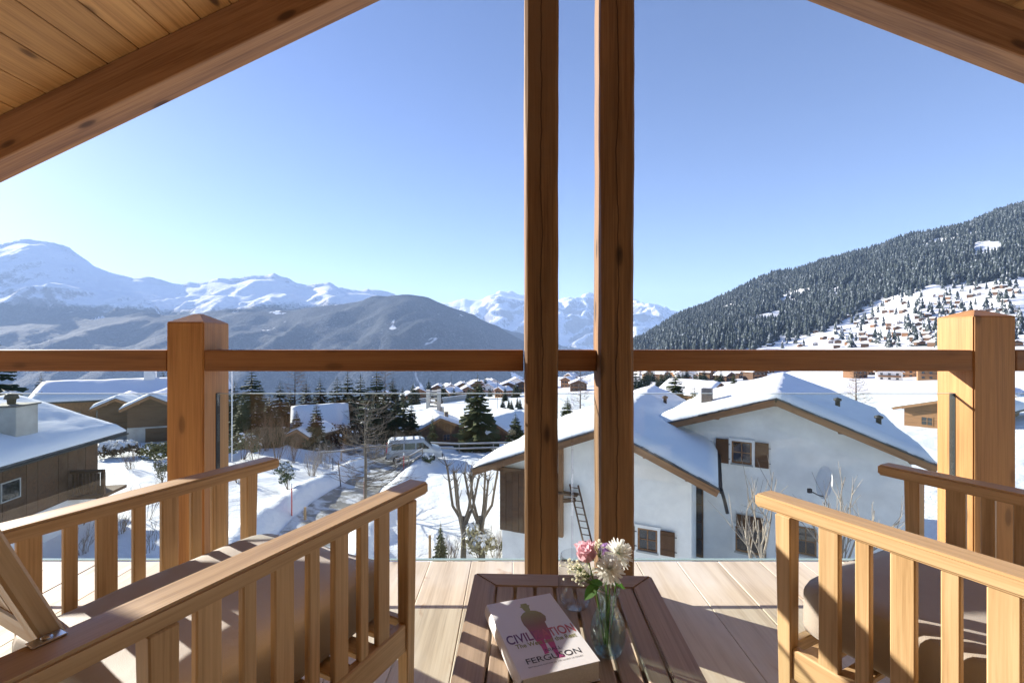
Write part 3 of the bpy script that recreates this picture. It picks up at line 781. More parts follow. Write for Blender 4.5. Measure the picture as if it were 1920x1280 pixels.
# ------------------------------------------------------------------ far mountains
def mountainmat(name, treeline, tl_noise, clear=.62, forest=(.012, .020, .028)):
    m, nt, nd, lk, b = newmat(name)
    gp = nd.new('ShaderNodeNewGeometry'); sx = nd.new('ShaderNodeSeparateXYZ'); lk.new(gp.outputs['Position'], sx.inputs[0])
    v = gp.outputs['Position']
    big = noise(nt, mapping(nt, v, (.0011, .0011, .0018)), 1.0, 6, .62)
    fine = noise(nt, mapping(nt, v, (.016, .016, .012)), 1.0, 5, .7)
    clr = noise(nt, mapping(nt, v, (.0024, .0012, .0012), (31, 7, 3)), 1.0, 4, .55, .8)
    hz = math_(nt, 'ADD', sx.outputs[2], math_(nt, 'MULTIPLY', math_(nt, 'SUBTRACT', big, .5), tl_noise))
    hz = math_(nt, 'ADD', hz, math_(nt, 'MULTIPLY', math_(nt, 'SUBTRACT', fine, .5), tl_noise * .55))
    mr = nd.new('ShaderNodeMapRange'); mr.inputs[1].default_value = treeline - 45; mr.inputs[2].default_value = treeline + 60; lk.new(hz, mr.inputs[0])
    snow = mr.outputs[0]
    opening = ramp(nt, clr, [(clear, (0, 0, 0)), (clear + .025, (1, 1, 1))])
    snow = math_(nt, 'MAXIMUM', snow, opening)
    spk = noise(nt, mapping(nt, v, (.05, .05, .035)), 1.0, 4, .75)
    gul = noise(nt, mapping(nt, v, (.0075, .0012, .0012), (5, 9, 2)), 1.0, 5, .65, .6)
    shaded_dust = math_(nt, 'MULTIPLY', ramp(nt, spk, [(.48, (0, 0, 0)), (.72, (.22, .22, .22))]), ramp(nt, gul, [(.35, (.25, .25, .25)), (.68, (1.6, 1.6, 1.6))]))
    fcol = mix(nt, shaded_dust, forest, (.40, .45, .54))  # snow dust on the trees, with bluish shade painted into its colour
    # bare rock where it is steep
    sn = nd.new('ShaderNodeSeparateXYZ'); lk.new(gp.outputs['Normal'], sn.inputs[0])
    steep = ramp(nt, math_(nt, 'ADD', sn.outputs[2], math_(nt, 'MULTIPLY', math_(nt, 'SUBTRACT', fine, .5), .55)), [(.66, (1, 1, 1)), (.80, (0, 0, 0))])
    scol = mix(nt, math_(nt, 'MULTIPLY', steep, .75), (.86, .87, .9), (.13, .125, .13))
    lk.new(mix(nt, snow, fcol, scol), b.inputs['Base Color'])
    b.inputs['Roughness'].default_value = .9; b.inputs['Specular IOR Level'].default_value = .1
    bump(nt, math_(nt, 'ADD', fine, math_(nt, 'MULTIPLY', spk, .4)), .7, 30, b)
    return m
def mountain(name, prof, Dr, Df, base, mat, seed, amp, wl, jag=0.0, cols=420, rows=110, expo=1.15, lo=-1900, hi=1500, label=None):
    pu = np.array([p[0] - 960 for p in prof], float); pv = np.array([640 - p[1] for p in prof], float)
    U = np.linspace(lo, hi, cols)
    ridge = np.interp(U, pu, pv) * Dr / F + EYE
    xr = U * Dr / F
    ridge = ridge + (fbm(xr / (wl * .35), xr * 0 + seed, 5, seed, True, .6) - .6) * jag
    T = np.concatenate([np.linspace(0, 1, rows), np.linspace(1.03, 1.5, 14)])
    Dm = Df + (Dr - Df) * T
    Xm = U[:, None] * Dm[None, :] / F; Ym = np.broadcast_to(Dm[None, :], Xm.shape)
    g = np.where(T < 1, np.clip(T, 0, 1) ** expo, 1 - (T - 1) * 1.6)
    Z = base + (ridge[:, None] - base) * g[None, :]
    env = np.where(T < 1, np.clip(np.sin(np.pi * np.clip(T, 0, 1)), 0, 1) ** .8, .4)
    warp = (fbm(Xm / wl, Ym / wl, 3, seed + 40) - .5) * wl * .8
    n = fbm((Xm + warp) / wl, (Ym * .55 + warp) / wl, 7, seed, True, .52) - .62
    Z = Z + n * amp * env[None, :] * np.clip((ridge[:, None] - base) / 1200.0, .25, 1.3)
    idx = np.arange(Z.size).reshape(Z.shape)
    fc = np.stack([idx[:-1, :-1], idx[1:, :-1], idx[1:, 1:], idx[:-1, 1:]], -1).reshape(-1, 4)
    o = ob(name, grid_mesh(name, np.stack([Xm, Ym, Z], -1).reshape(-1, 3), fc), mat)
    return tag(o, kind='structure')
M_LEFT = mountainmat('massif_cover', 470, 420, .61)
M_MID = mountainmat('forest_hill_cover', 1500, 60, .665)
M_FAR = mountainmat('range_cover', -400, 500, .9)
mountain('mountain_massif', [(-1000, 500), (-500, 520), (-150, 480), (0, 462), (50, 453), (85, 458), (120, 470), (180, 499), (240, 519), (300, 533), (345, 537), (372, 535), (400, 528), (440, 531), (470, 524), (515, 522), (545, 532), (575, 543), (597, 538), (620, 534), (645, 545), (680, 549), (725, 553), (790, 566), (850, 590), (930, 612), (1050, 650), (1400, 700), (2460, 760)],
         8200, 3600, -750, M_LEFT, 11, 660, 1400, 50, expo=1.0, cols=560, rows=150)
mountain('forest_hill', [(-1000, 690), (-300, 640), (0, 606), (200, 596), (330, 588), (480, 583), (560, 578), (640, 568), (690, 561), (730, 555), (770, 556), (800, 559), (830, 570), (870, 584), (905, 598), (945, 618), (990, 643), (1060, 672), (1200, 720), (2460, 780)],
         5200, 2600, -760, M_MID, 23, 420, 900, 22, expo=.8, cols=360)
mountain('snowy_range', [(-1000, 640), (500, 640), (700, 600), (800, 572), (838, 567), (872, 557), (905, 561), (940, 552), (975, 558), (1000, 560), (1045, 562), (1068, 556), (1080, 562), (1100, 549), (1115, 560), (1150, 568), (1188, 565), (1215, 572), (1250, 578), (1290, 590), (1350, 600), (1600, 600), (2460, 620)],
         14500, 7500, -700, M_FAR, 37, 1350, 1500, 120, expo=.95, cols=760, rows=190)

# ------------------------------------------------------------------ chalets
W_OLD = wood('old_dark_boards', (.058, .029, .015), (.15, .080, .042), .35, .8, .15, .3, .5, weather=(.12, .072, .042))
W_BARGE = wood('barge_board', (.17, .080, .034), (.36, .19, .092), .35, .75, .3, .3, .3)
W_SHUT = wood('shutter_board', (.085, .038, .016), (.15, .07, .03), .8, .7, 0, .2)
W_NEW = wood('honey_boards', (.24, .13, .06), (.36, .21, .10), .3, .7, .2, .35)
PLASTER = plain('white_plaster', (.88, .85, .80), .9, var=.11, nscale=1.1, bmp=.8)
CONC = plain('concrete', (.42, .41, .38), .9, var=.18, nscale=1.2, bmp=.2)
SLATE = plain('slate', (.10, .10, .105), .8, var=.4, nscale=5, bmp=.5)
m, nt, nd, lk, b = newmat('window_glass'); b.inputs['Base Color'].default_value = (.012, .015, .02, 1); b.inputs['Roughness'].default_value = .04; b.inputs['Specular IOR Level'].default_value = .8
WGL = m
def prism(name, poly, y0, y1, mat, parent):
    n = len(poly); v = [(p[0], y0, p[1]) for p in poly] + [(p[0], y1, p[1]) for p in poly]
    f = [tuple(range(n)), tuple(range(2 * n - 1, n - 1, -1))] + [(i, i + n, (i + 1) % n + n, (i + 1) % n) for i in range(n)]
    me = pydata(name, v, f)
    bm = bmesh.new(); bm.from_mesh(me); bmesh.ops.recalc_face_normals(bm, faces=bm.faces); bm.to_mesh(me); bm.free()
    return ob(name, me, mat, parent)
def snow_cap(parent, sL, sR, pL, pR, y0, y1, th, seed, nx=40, ny=30, lift=.0, bumpy=.085):
    """snow lying on a gable roof: local x across, y along the ridge, z = 0 at the ridge"""
    xs = np.unique(np.concatenate([np.linspace(-sL, 0, nx // 2 + 1), np.linspace(0, sR, nx // 2 + 1)])); ys = np.linspace(y0, y1, ny)
    XX, YY = np.meshgrid(xs, ys, indexing='ij')
    base = np.where(XX < 0, XX * pL, -XX * pR)
    rid = np.abs(XX); sm = .35 * (pL + pR) / 2 * np.exp(-(rid / .6) ** 2) * .8
    de = np.minimum(np.minimum(XX + sL, sR - XX), np.minimum(YY - y0, y1 - YY))
    r = th * 1.1
    edge = np.sqrt(np.clip(1 - (1 - np.clip(de / r, 0, 1)) ** 2, 0, 1))
    t = th * (.22 + .78 * edge) * (.72 + .56 * fbm(XX / 2.2 + seed * 3, YY / 2.2, 3, seed + 60)) + (fbm(XX / 1.3 + seed, YY / 1.3, 4, seed) - .5) * bumpy * 2 * np.clip(de / .3, 0, 1) - sm * .5
    Z = base + lift + np.maximum(t, .03)
    n1, n2 = XX.shape
    top = np.stack([XX, YY, Z], -1).reshape(-1, 3); bot = np.stack([XX, YY, base + lift], -1).reshape(-1, 3)
    idx = np.arange(n1 * n2).reshape(n1, n2); o2 = n1 * n2
    fc = [np.stack([idx[:-1, :-1], idx[1:, :-1], idx[1:, 1:], idx[:-1, 1:]], -1).reshape(-1, 4)]
    for a in (idx[0, :], idx[-1, ::-1], idx[::-1, 0], idx[:, -1]):
        fc.append(np.stack([a[:-1], a[1:], a[1:] + o2, a[:-1] + o2], -1))
    o = ob('roof_snow', grid_mesh('roof_snow', np.concatenate([top, bot]), np.concatenate(fc)), RSNOW, parent)
    return o
def window(parent, x, z, wd, ht, y, frame_m, bars=(2, 2), sill=True, depth=.10, surround=None):
    """window in a wall whose outer face is the plane y (facing -y); local x right"""
    wn_ = block('window', x - wd / 2, x + wd / 2, y - .012, y + .02, z, z + ht, WGL, parent)
    c = Vector((x, y + .004, z + ht / 2)); t = .045
    def bar(nm, x0, x1, z0, z1, m, y0=-.045, y1=.012):
        return block(nm, x0 - x, x1 - x, y0 - .004, y1 - .004, z0 - z - ht / 2, z1 - z - ht / 2, m, wn_)
    bar('frame', x - wd / 2 - t * .4, x - wd / 2 + t, z, z + ht, frame_m); bar('frame', x + wd / 2 - t, x + wd / 2 + t * .4, z, z + ht, frame_m)
    bar('frame', x - wd / 2 + t, x + wd / 2 - t, z + ht - t, z + ht + t * .4, frame_m); bar('frame', x - wd / 2 + t, x + wd / 2 - t, z - t * .4, z + t, frame_m)
    for k in range(1, bars[0]):
        xx = x - wd / 2 + wd * k / bars[0]; bar('mullion', xx - .022, xx + .022, z + t, z + ht - t, frame_m, -.04)
    for k in range(1, bars[1]):
        zz = z + ht * k / bars[1]; bar('mullion', x - wd / 2 + t, x + wd / 2 - t, zz - .014, zz + .014, frame_m, -.036)
    if surround:
        e = .13
        for (xa, xb, za, zb_) in ((x - wd / 2 - e, x - wd / 2 - t * .45, z - .1, z + ht + e), (x + wd / 2 + t * .45, x + wd / 2 + e, z - .1, z + ht + e), (x - wd / 2 - t * .45, x + wd / 2 + t * .45, z + ht + t * .45, z + ht + e)):
            bar('reveal', xa, xb, za, zb_, surround, -.085, .012)
    if sill: bar('sill', x - wd / 2 - .06, x + wd / 2 + .06, z - .09, z - t * .45, CONC, -.11, .01)
    return wn_
def shutter(parent, x0, x1, z0, z1, y):
    y = y - .05
    sh = block('shutter', x0, x1, y - .05, y - .012, z0, z1, W_SHUT, parent, bev=.004)
    cx, cz = (x0 + x1) / 2, (z0 + z1) / 2
    n = 4
    for k in range(n):
        a = x0 + (x1 - x0) * k / n; block('board', a + .004 - cx, a + (x1 - x0) / n - .004 - cx, -.031, -.0195, z0 - cz + .01, z1 - cz - .01, W_SHUT, sh)
    for zz in (z0 + (z1 - z0) * .2, z0 + (z1 - z0) * .8):
        block('batten', x0 + .02 - cx, x1 - .02 - cx, -.045, -.0312, zz - .04 - cz, zz + .04 - cz, W_SHUT, sh)
        block('hinge', x1 - cx - .02, x1 - cx + .07, -.018, -.006, zz - .015 - cz, zz + .015 - cz, M_DARK, sh)
def gable_house(name, A, yaw, sL, sR, pL, pR, L, wallm, label, cat='house', over=.8, eave=.8, gz=None, snow=.35, seed=1, base=None, basem=None, group=None, purl=True, slab=.10, barge=.24, nx=40, ny=30, wy=None):
    """A = near gable apex of the roof deck's underside; local x right along the gable, y along the ridge"""
    A = Vector(A); gz = G(A.x, A.y) if gz is None else gz
    t = empty(name, (A.x, A.y, gz), -yaw, label, cat, group); h = A.z - gz
    wl_, wr_ = sL - eave, sR - eave
    zb = -.6
    if basem is not None:
        prism('base_wall', [(-wl_ - .03, zb), (wr_ + .03, zb), (wr_ + .03, base), (-wl_ - .03, base)], over - .03, L - .5, basem, t)
        zb = base + .001
    prism('wall', [(-wl_, zb), (wr_, zb), (wr_, h - wr_ * pR - .02), (0, h - .02), (-wl_, h - wl_ * pL - .02)], over, L - .55, wallm, t)
    prism('roof', [(-sL, h - sL * pL), (0, h), (sR, h - sR * pR), (sR, h - sR * pR + slab), (0, h + slab), (-sL, h - sL * pL + slab)], 0, L, SLATE, t)
    for s, sw, p in ((-1, sL, pL), (1, sR, pR)):
        dz = barge / 2 - .04
        timber('bargeboard', (s * .012, -.03, h - dz), (s * (sw - .04), -.03, h - (sw - .04) * p - dz), .05, barge, W_BARGE, t)
        timber('gutter', (s * (sw + .05), .02, h - sw * p - .02), (s * (sw + .05), L - .02, h - sw * p - .02), .10, .08, M_DARK, t)
    if purl:
        for xx in (-wl_ * .98, -wl_ * .5, 0, wr_ * .5, wr_ * .98):
            zz = h - (abs(xx) * (pL if xx < 0 else pR)) - .13
            timber('purlin', (xx, .06, zz), (xx, over - .002, zz), .20, .22, W_BARGE, t)
    if nx > 20:                                  # ragged slate courses showing under the snow along the verge
        rs_ = random.Random(seed); tb = Tubes()
        for s_, sw, p in ((-1, sL, pL), (1, sR, pR)):
            q = 0.0
            while q < sw:
                w_ = rs_.uniform(.18, .38); o_ = rs_.uniform(.02, .10); z0 = slab + rs_.uniform(.0, .03); q2 = min(sw, q + w_)
                a_ = [(s_ * q, -o_, h - q * p + z0), (s_ * q2, -o_, h - q2 * p + z0), (s_ * q2, .06, h - q2 * p + z0), (s_ * q, .06, h - q * p + z0)]
                b2 = [(x_, y_, z_ - .045) for x_, y_, z_ in a_]
                tb.poly(a_); tb.poly(b2[::-1])
                for i_ in range(4): tb.poly([a_[i_], a_[(i_ + 1) % 4], b2[(i_ + 1) % 4], b2[i_]])
                q = q2
        sl_ = ob('slate_edge', tb.mesh('slate_edge', [SLATE]), None, t); sl_['kind'] = 'stuff'
    sc = snow_cap(t, sL - .03, sR - .03, pL, pR, .03, L - .03, snow, seed, nx, ny)
    sc.location = (0, 0, h + slab + .002)
    return t, h
# --- the white house with two gables
hA = Vector((3.345, 16.5, -2.11)); yA = R(24)
T1, h1_ = gable_house('white_house', hA, yA, 5.46, 3.80, .385, .455, 15.0, PLASTER, 'white plastered chalet wing with a wooden loft side, ladder leaning on it', snow=.31, seed=3, gz=-9.2, over=1.0, eave=.9, ny=44)
# windows of the front wing (outer face y = 1.0)
def px_to_local(T, yaw, px, py, yloc):
    """where the ray of a photograph point meets the local plane y = yloc"""
    o = Vector(T.location); c, s = math.cos(-yaw), math.sin(-yaw)
    d = Vector(((px - 960) / F, 1, -(py - 640) / F)); e = Vector((0, 0, EYE)) - o
    def rot(v): return Vector((c * v.x + s * v.y, -s * v.x + c * v.y, v.z))
    d, e = rot(d), rot(e)
    k = (yloc - e.y) / d.y
    return e + d * k
def win_px(T, yaw, x0, y0, x1, y1, yloc, fm, **kw):
    a = px_to_local(T, yaw, x0, y0, yloc); b_ = px_to_local(T, yaw, x1, y1, yloc)
    wd = b_.x - a.x; ht = a.z - b_.z
    return (a.x + b_.x) / 2, b_.z, wd, ht, window(T, (a.x + b_.x) / 2, b_.z, wd, ht, yloc, fm, **kw)
wx, wz, ww, wh, _ = win_px(T1, yA, 1197, 988, 1232, 1034, 1.0, W_BARGE, surround=PLASTER)
shutter(T1, wx - ww / 2 - .62, wx - ww / 2 - .12, wz - .05, wz + wh + .05, 1.0)
shutter(T1, wx + ww / 2 + .12, wx + ww / 2 + .62, wz - .05, wz + wh + .05, 1.0)
# wooden loft / shed on the left end of the wing
q0 = px_to_local(T1, yA, 937, 905, .9); q1 = px_to_local(T1, yA, 1046, 1012, .9)
for k in range(9):
    a = q0.x + (q1.x - q0.x) * k / 9
    block('loft_board', a + .006, a + (q1.x - q0.x) / 9 - .006, .90 + .012 * (k % 2), .99, q1.z, q0.z + .55, W_OLD, T1)
timber('loft_beam', (q0.x - .25, .86, q0.z + .62), (q1.x, .86, q0.z + .62), .18, .16, W_OLD, T1)
timber('loft_post', (q1.x + .16, .80, q1.z + .2), (q1.x + .16, .80, h1_ - .9), .18, .16, W_BARGE, T1, up=(0, 1, 0))
timber('loft_bracket', (q1.x + .10, .80, q1.z + 1.6), (q1.x + .75, .80, q1.z + 1.75), .12, .14, W_OLD, T1)
timber('loft_shelf', (q1.x - .3, .78, q1.z + 1.95), (q1.x + .85, .78, q1.z + 1.95), .30, .07, W_OLD, T1)
lad0 = px_to_local(T1, yA, 1105, 1030, .35); lad1 = px_to_local(T1, yA, 1076, 908, .85)
Lm = Matrix.Translation(T1.location) @ Matrix.Rotation(-yA, 4, 'Z')
lw = Lm @ lad0; lt = Lm @ lad1
lad = empty('ladder', lw, -yA, 'grey wooden ladder leaning on the white house wall between the hewn posts', 'ladder')
dl = Matrix.Rotation(yA, 3, 'Z') @ (lt - lw); low = dl * -.35
for s in (-.17, .17): timber('ladder_rail', low + Vector((s, 0, 0)), dl + Vector((s, 0, 0)), .035, .07, W_OLD, lad)
for k in range(13):
    p = low + (dl - low) * ((k + .5) / 13); timber('rung', p + Vector((-.155, 0, 0)), p + Vector((.155, 0, 0)), .03, .03, W_OLD, lad)
# second, larger gable
hB = Vector((10.44, 18.0, -1.24)); yB = R(32)
T2, h2_ = gable_house('white_house', hB, yB, 4.93, 4.78, .325, .412, 12.5, PLASTER, 'larger white plastered chalet gable carrying the satellite dish', snow=.34, seed=8, gz=-9.0, over=.9, eave=.55, ny=40)
wx, wz, ww, wh, _ = win_px(T2, yB, 1373, 826, 1409, 870, .9, W_BARGE, surround=PLASTER)
shutter(T2, wx - ww / 2 - .64, wx - ww / 2 - .14, wz - .08, wz + wh + .06, .9)
shutter(T2, wx + ww / 2 + .14, wx + ww / 2 + .64, wz - .08, wz + wh + .06, .9)
wx, wz, ww, wh, _ = win_px(T2, yB, 1380, 985, 1436, 1042, .9, W_BARGE, surround=PLASTER)
shutter(T2, wx - ww / 2 + .02, wx + ww / 2 - .1, wz + wh + .04, wz + wh + .55, .88)
wx, wz, ww, wh, _ = win_px(T2, yB, 1492, 985, 1530, 1042, .9, W_BARGE)
win_px(T2, yB, 1303, 912, 1318, 1044, .9, W_OLD, bars=(1, 4), sill=False)      # narrow window strip, its dark glass standing in for the shaded gap between wings
# downpipe at the joint of the gables
tb = Tubes(); pp = [px_to_local(T1, yA, a, b_, .2) for a, b_ in ((1352, 915), (1359, 940), (1364, 962))]
tb.tube(pp, .055, 8); ob('downpipe', tb.mesh('downpipe', [M_DARK]), None, T1)
def roof_vent(T, h, x, y, p, nm='roof_vent', hh=.42):
    z = h - abs(x) * p + .1
    lathe(nm, [(.09, 0), (.09, hh), (.15, hh + .02), (.15, hh + .10), (0, hh + .16)], 12, M_DARK, T, Matrix.Translation((x, y, z + .15)))
roof_vent(T2, h2_, 2.2, 3.4, .412); roof_vent(T2, h2_, 3.5, 2.6, .412); roof_vent(T1, h1_, 1.2, 9.5, .455)
ch = block('chimney', -3.2, -2.75, 2.6, 3.1, h2_ - 3.0 * .325, h2_ - 3.0 * .325 + 1.05, SLATE, T2); 
# satellite dish on its arm
dp = px_to_local(T2, yB, 1551, 905, .35); Lm2 = Matrix.Translation(T2.location) @ Matrix.Rotation(-yB, 4, 'Z')
dw = Lm2 @ dp
dish = empty('satellite_dish', dw, 0, 'white oval satellite dish on a bracket fixed to the white wall', 'satellite dish')
WHITE = plain('white_paint', (.80, .80, .80), .4)
dn = Vector((-.975, .10, .17)).normalized(); Mq = dn.to_track_quat('Z', 'Y').to_matrix().to_4x4()
rs = 30 * dw.y / F
lathe('reflector', [(0, .0), (.35, .02), (.7, .085), (.98, .175), (1.0, .185), (.98, .195), (.7, .105), (.35, .04), (0, .02)], 40, WHITE, dish, Mq @ Matrix.Diagonal((rs * .88, rs, rs, 1)))
fh = Vector((-40 * dw.y / F, -.25, -11 * dw.y / F))
tb = Tubes(); tb.tube([(.03, .02, -rs * .9), (fh + Vector((.03, .02, -rs * .9))) * .5 + Vector((0, 0, -.05)), fh], .022, 6); ob('feed_arm', tb.mesh('feed_arm', [M_DARK]), None, dish)
block('feed_horn', fh.x - .09, fh.x + .05, fh.y - .06, fh.y + .06, fh.z - .07, fh.z + .09, M_DARK, dish, bev=.015)
wb = Lm2.to_3x3() @ Vector((.10, .55, -.05))
tb = Tubes(); tb.tube([(.04, .03, 0), wb * .6, wb], .03, 6); ob('wall_bracket', tb.mesh('wall_bracket', [M_STEEL]), None, dish)

# --- the dark timber chalet at the left (far eave corner 240,803)
d9 = Vector((-.156, .988, 0)); e9 = Vector((-.988, -.156, 0))
far_ridge = Vector((-20.3, 24.0, -3.49)) + e9 * 4.82; far_ridge.z = -1.80
yC = math.atan2(-.156, .988)
LC = 16.0
A3 = far_ridge - d9 * LC
T3, h3_ = gable_house('timber_chalet', A3, yC, 4.9, 4.82, .40, .40, LC, W_OLD, 'dark timber chalet with deep snowy roof and a square concrete chimney', over=1.0, eave=1.0, gz=-7.9, snow=.30, seed=12, base=1.55, basem=PLASTER, ny=50, nx=40)
best = None
for iy in range(160):
    for ix in range(48):
        lx_, ly_ = ix * .1, iy * .1; q = Matrix.Translation(T3.location) @ Matrix.Rotation(-yC, 4, 'Z') @ Vector((lx_, ly_, h3_ - lx_ * .4 + .35))
        if q.y < 3: continue
        e_ = abs(960 + q.x * F / q.y - 20) + abs(640 - (q.z - EYE) * F / q.y - 808)
        if best is None or e_ < best[0]: best = (e_, lx_, ly_, q.y)
_, cxl, cyl, cD = best
cz = h3_ - cxl * .4; cw = 26 * cD / F; chh = 62 * cD / F
block('chimney', cxl - cw, cxl + cw, cyl - cw * .9, cyl + cw * .9, cz - .5, cz + chh, CONC, T3, bev=.02)
block('chimney_cap', cxl - cw * 1.12, cxl + cw * 1.12, cyl - cw * 1.02, cyl + cw * 1.02, cz + chh + .001, cz + chh + .07, SLATE, T3)
lathe('chimney_pot', [(.13, 0), (.15, .2), (.24, .22), (.20, .40), (.12, .46), (0, .48)], 12, M_DARK, T3, Matrix.Translation((cxl, cyl, cz + chh + .072)))
for k in range(26):          # vertical facade boards on the side we see
    y = 1.1 + k * .54
    block('facade_board', 3.824, 3.84 + .008 * (k % 3), y, y + .53, 1.60, h3_ - 3.9 * .4 - .1, W_OLD, T3)
sw_ = block('window', 3.835, 3.872, 10.2, 11.0, 2.6, 3.3, WGL, T3)
for (a, b_, c, d) in ((-.44, .44, -.40, -.35), (-.44, .44, .35, .40), (-.44, -.39, -.35, .35), (.39, .44, -.35, .35)): block('frame', -.02, .04, a, b_, c, d, CONC, sw_)
# little balcony past its far corner
for k in range(9):
    block('balcony_slat', 3.95 + k * .15, 4.06 + k * .15, 13.6, 13.64, 1.75, 2.75, W_OLD, T3)
block('balcony_rail', 3.9, 5.3, 13.55, 13.69, 2.78, 2.90, W_OLD, T3); block('balcony_floor', 3.86, 5.3, 13.5, 15.2, 1.55, 1.70, W_OLD, T3)
block('balcony_post', 5.2, 5.32, 13.56, 13.68, 1.72, 2.775, W_OLD, T3)

# --- chalets behind it
def by_px(px, py, D): return at(px, py, D)
T4, h4 = gable_house('long_chalet', by_px(77, 719, 52), R(62), 4.4, 4.4, .42, .42, 13, W_BARGE, 'long honey brown chalet with a white chimney, beyond the snowy roof', snow=.22, seed=21, over=.9, eave=.9, nx=24, ny=24)
block('chimney', -.5, .6, 9.4, 10.5, h4 - .2, h4 + 1.3, PLASTER, T4, bev=.03)
block('chimney_cap', -.6, .7, 9.3, 10.6, h4 + 1.301, h4 + 1.42, SLATE, T4)
for k in range(6): window(T4, -2.3 + (k % 3) * 2.2, 1.4 + (k // 3) * 2.5, .9, .9, .9, W_BARGE, sill=False) if h4 > 4.6 else None
T5, h5 = gable_house('small_barn', by_px(216, 748, 46), R(-28), 2.0, 2.2, .5, .5, 6, W_OLD, 'small brown barn with a snowy gable roof beside the stone-based barn', snow=.3, seed=22, over=.6, eave=.5, nx=20, ny=16, base=.9, basem=CONC)
T6, h6 = gable_house('stone_barn', by_px(281, 743, 44), R(-24), 2.4, 2.6, .52, .52, 7, W_OLD, 'timber barn on a pale stone base with a wide dark doorway', snow=.3, seed=23, over=.6, eave=.5, nx=20, ny=16, base=1.5, basem=CONC)
block('barn_door', -.5, 1.4, .54, .60, .0, 1.35, W_OLD, T6)
T7, h7 = gable_house('snowy_chalet', by_px(262, 716, 66), R(50), 4, 4, .4, .4, 11, W_OLD, 'low chalet almost hidden under a broad white roof behind the barns', snow=.4, seed=24, nx=20, ny=16)
T8, h8 = gable_house('forest_barn', by_px(545, 764, 50), R(66), 2.4, 3.4, .75, .75, 6, W_OLD, 'steep snow-roofed barn standing among the spruces', snow=.3, seed=25, nx=20, ny=16)
T9, h9 = gable_house('hidden_chalet', by_px(556, 806, 42.5), R(20), 1.3, 1.5, .45, .45, 4, W_OLD, 'small dark hut with a snow-edged roof behind bare shrubs', snow=.22, seed=26, over=.6, eave=.4, nx=16, ny=12)
T10, h10 = gable_house('valley_chalet', by_px(826, 785, 62), R(-20), 5.2, 4.6, .5, .42, 9, W_OLD, 'dark chalet with a broad snowy roof below the fence, behind the van', snow=.35, seed=27, nx=24, ny=20)
T11, h11 = gable_house('valley_chalet', by_px(918, 788, 66), R(28), 3.2, 5.6, .5, .5, 10, W_OLD, 'chalet with a blue-shaded snow roof right of the big spruce', snow=.35, seed=28, nx=24, ny=20)
block('chimney', 1.0, 1.5, 2.0, 2.6, h10 - .7, h10 + .55, SLATE, T10)
T12, h12 = gable_house('meadow_chalet', by_px(1760, 752, 48), R(60), 4, 4, .30, .30, 13, W_BARGE, 'low honey brown chalet with a flat snowy roof beside the right railing post', snow=.4, seed=29, nx=20, ny=20)
T13, h13 = gable_house('meadow_chalet', by_px(1845, 727, 75), R(50), 4, 4, .33, .33, 14, W_BARGE, 'brown chalet with wide snowy roof farther up the meadow', snow=.4, seed=30, nx=20, ny=20)
T14, h14 = gable_house('brown_chalet', by_px(1352, 718, 105), R(-35), 6, 6, .5, .5, 14, W_BARGE, 'brown gabled chalet peeping over the white house roof', snow=.4, seed=31, nx=20, ny=16)

def side_windows(T, x, L, z, n, wd=1.0, ht=1.0):
    for k in range(n):
        y = L * (k + .7) / (n + .4)
        w_ = block('window', x - .02, x + .03, y - wd / 2, y + wd / 2, z, z + ht, WGL, T)
        for a, b_, c, d in ((-wd / 2 - .05, wd / 2 + .05, -ht / 2 - .06, -ht / 2), (-wd / 2 - .05, wd / 2 + .05, ht / 2, ht / 2 + .06), (-wd / 2 - .05, -wd / 2, -ht / 2, ht / 2), (wd / 2, wd / 2 + .05, -ht / 2, ht / 2), (-.03, .03, -ht / 2, ht / 2)):
            block('frame', -.02, .045, a, b_, c, d, W_NEW, w_)
side_windows(T4, 3.5, 12.4, h4 - 4.0, 5); side_windows(T12, 3.2, 12.4, h12 - 2.9, 5, 1.1, .9); side_windows(T13, 3.2, 13.4, h13 - 2.9, 5, 1.1, .9)
side_windows(T14, 5.2, 13.4, h14 - 4.9, 4); window(T10, -1.6, h10 - 3.2, 1.0, .9, .8, W_BARGE, sill=False); window(T10, 1.0, h10 - 3.2, 1.0, .9, .8, W_BARGE, sill=False)
window(T12, -1.2, h12 - 2.8, 1.0, .9, .8, W_BARGE, sill=False); window(T12, 1.2, h12 - 2.8, 1.0, .9, .8, W_BARGE, sill=False)
block('balcony_front', 3.25, 4.0, 1.2, 11.8, h12 - 3.75, h12 - 2.95, W_BARGE, T12)
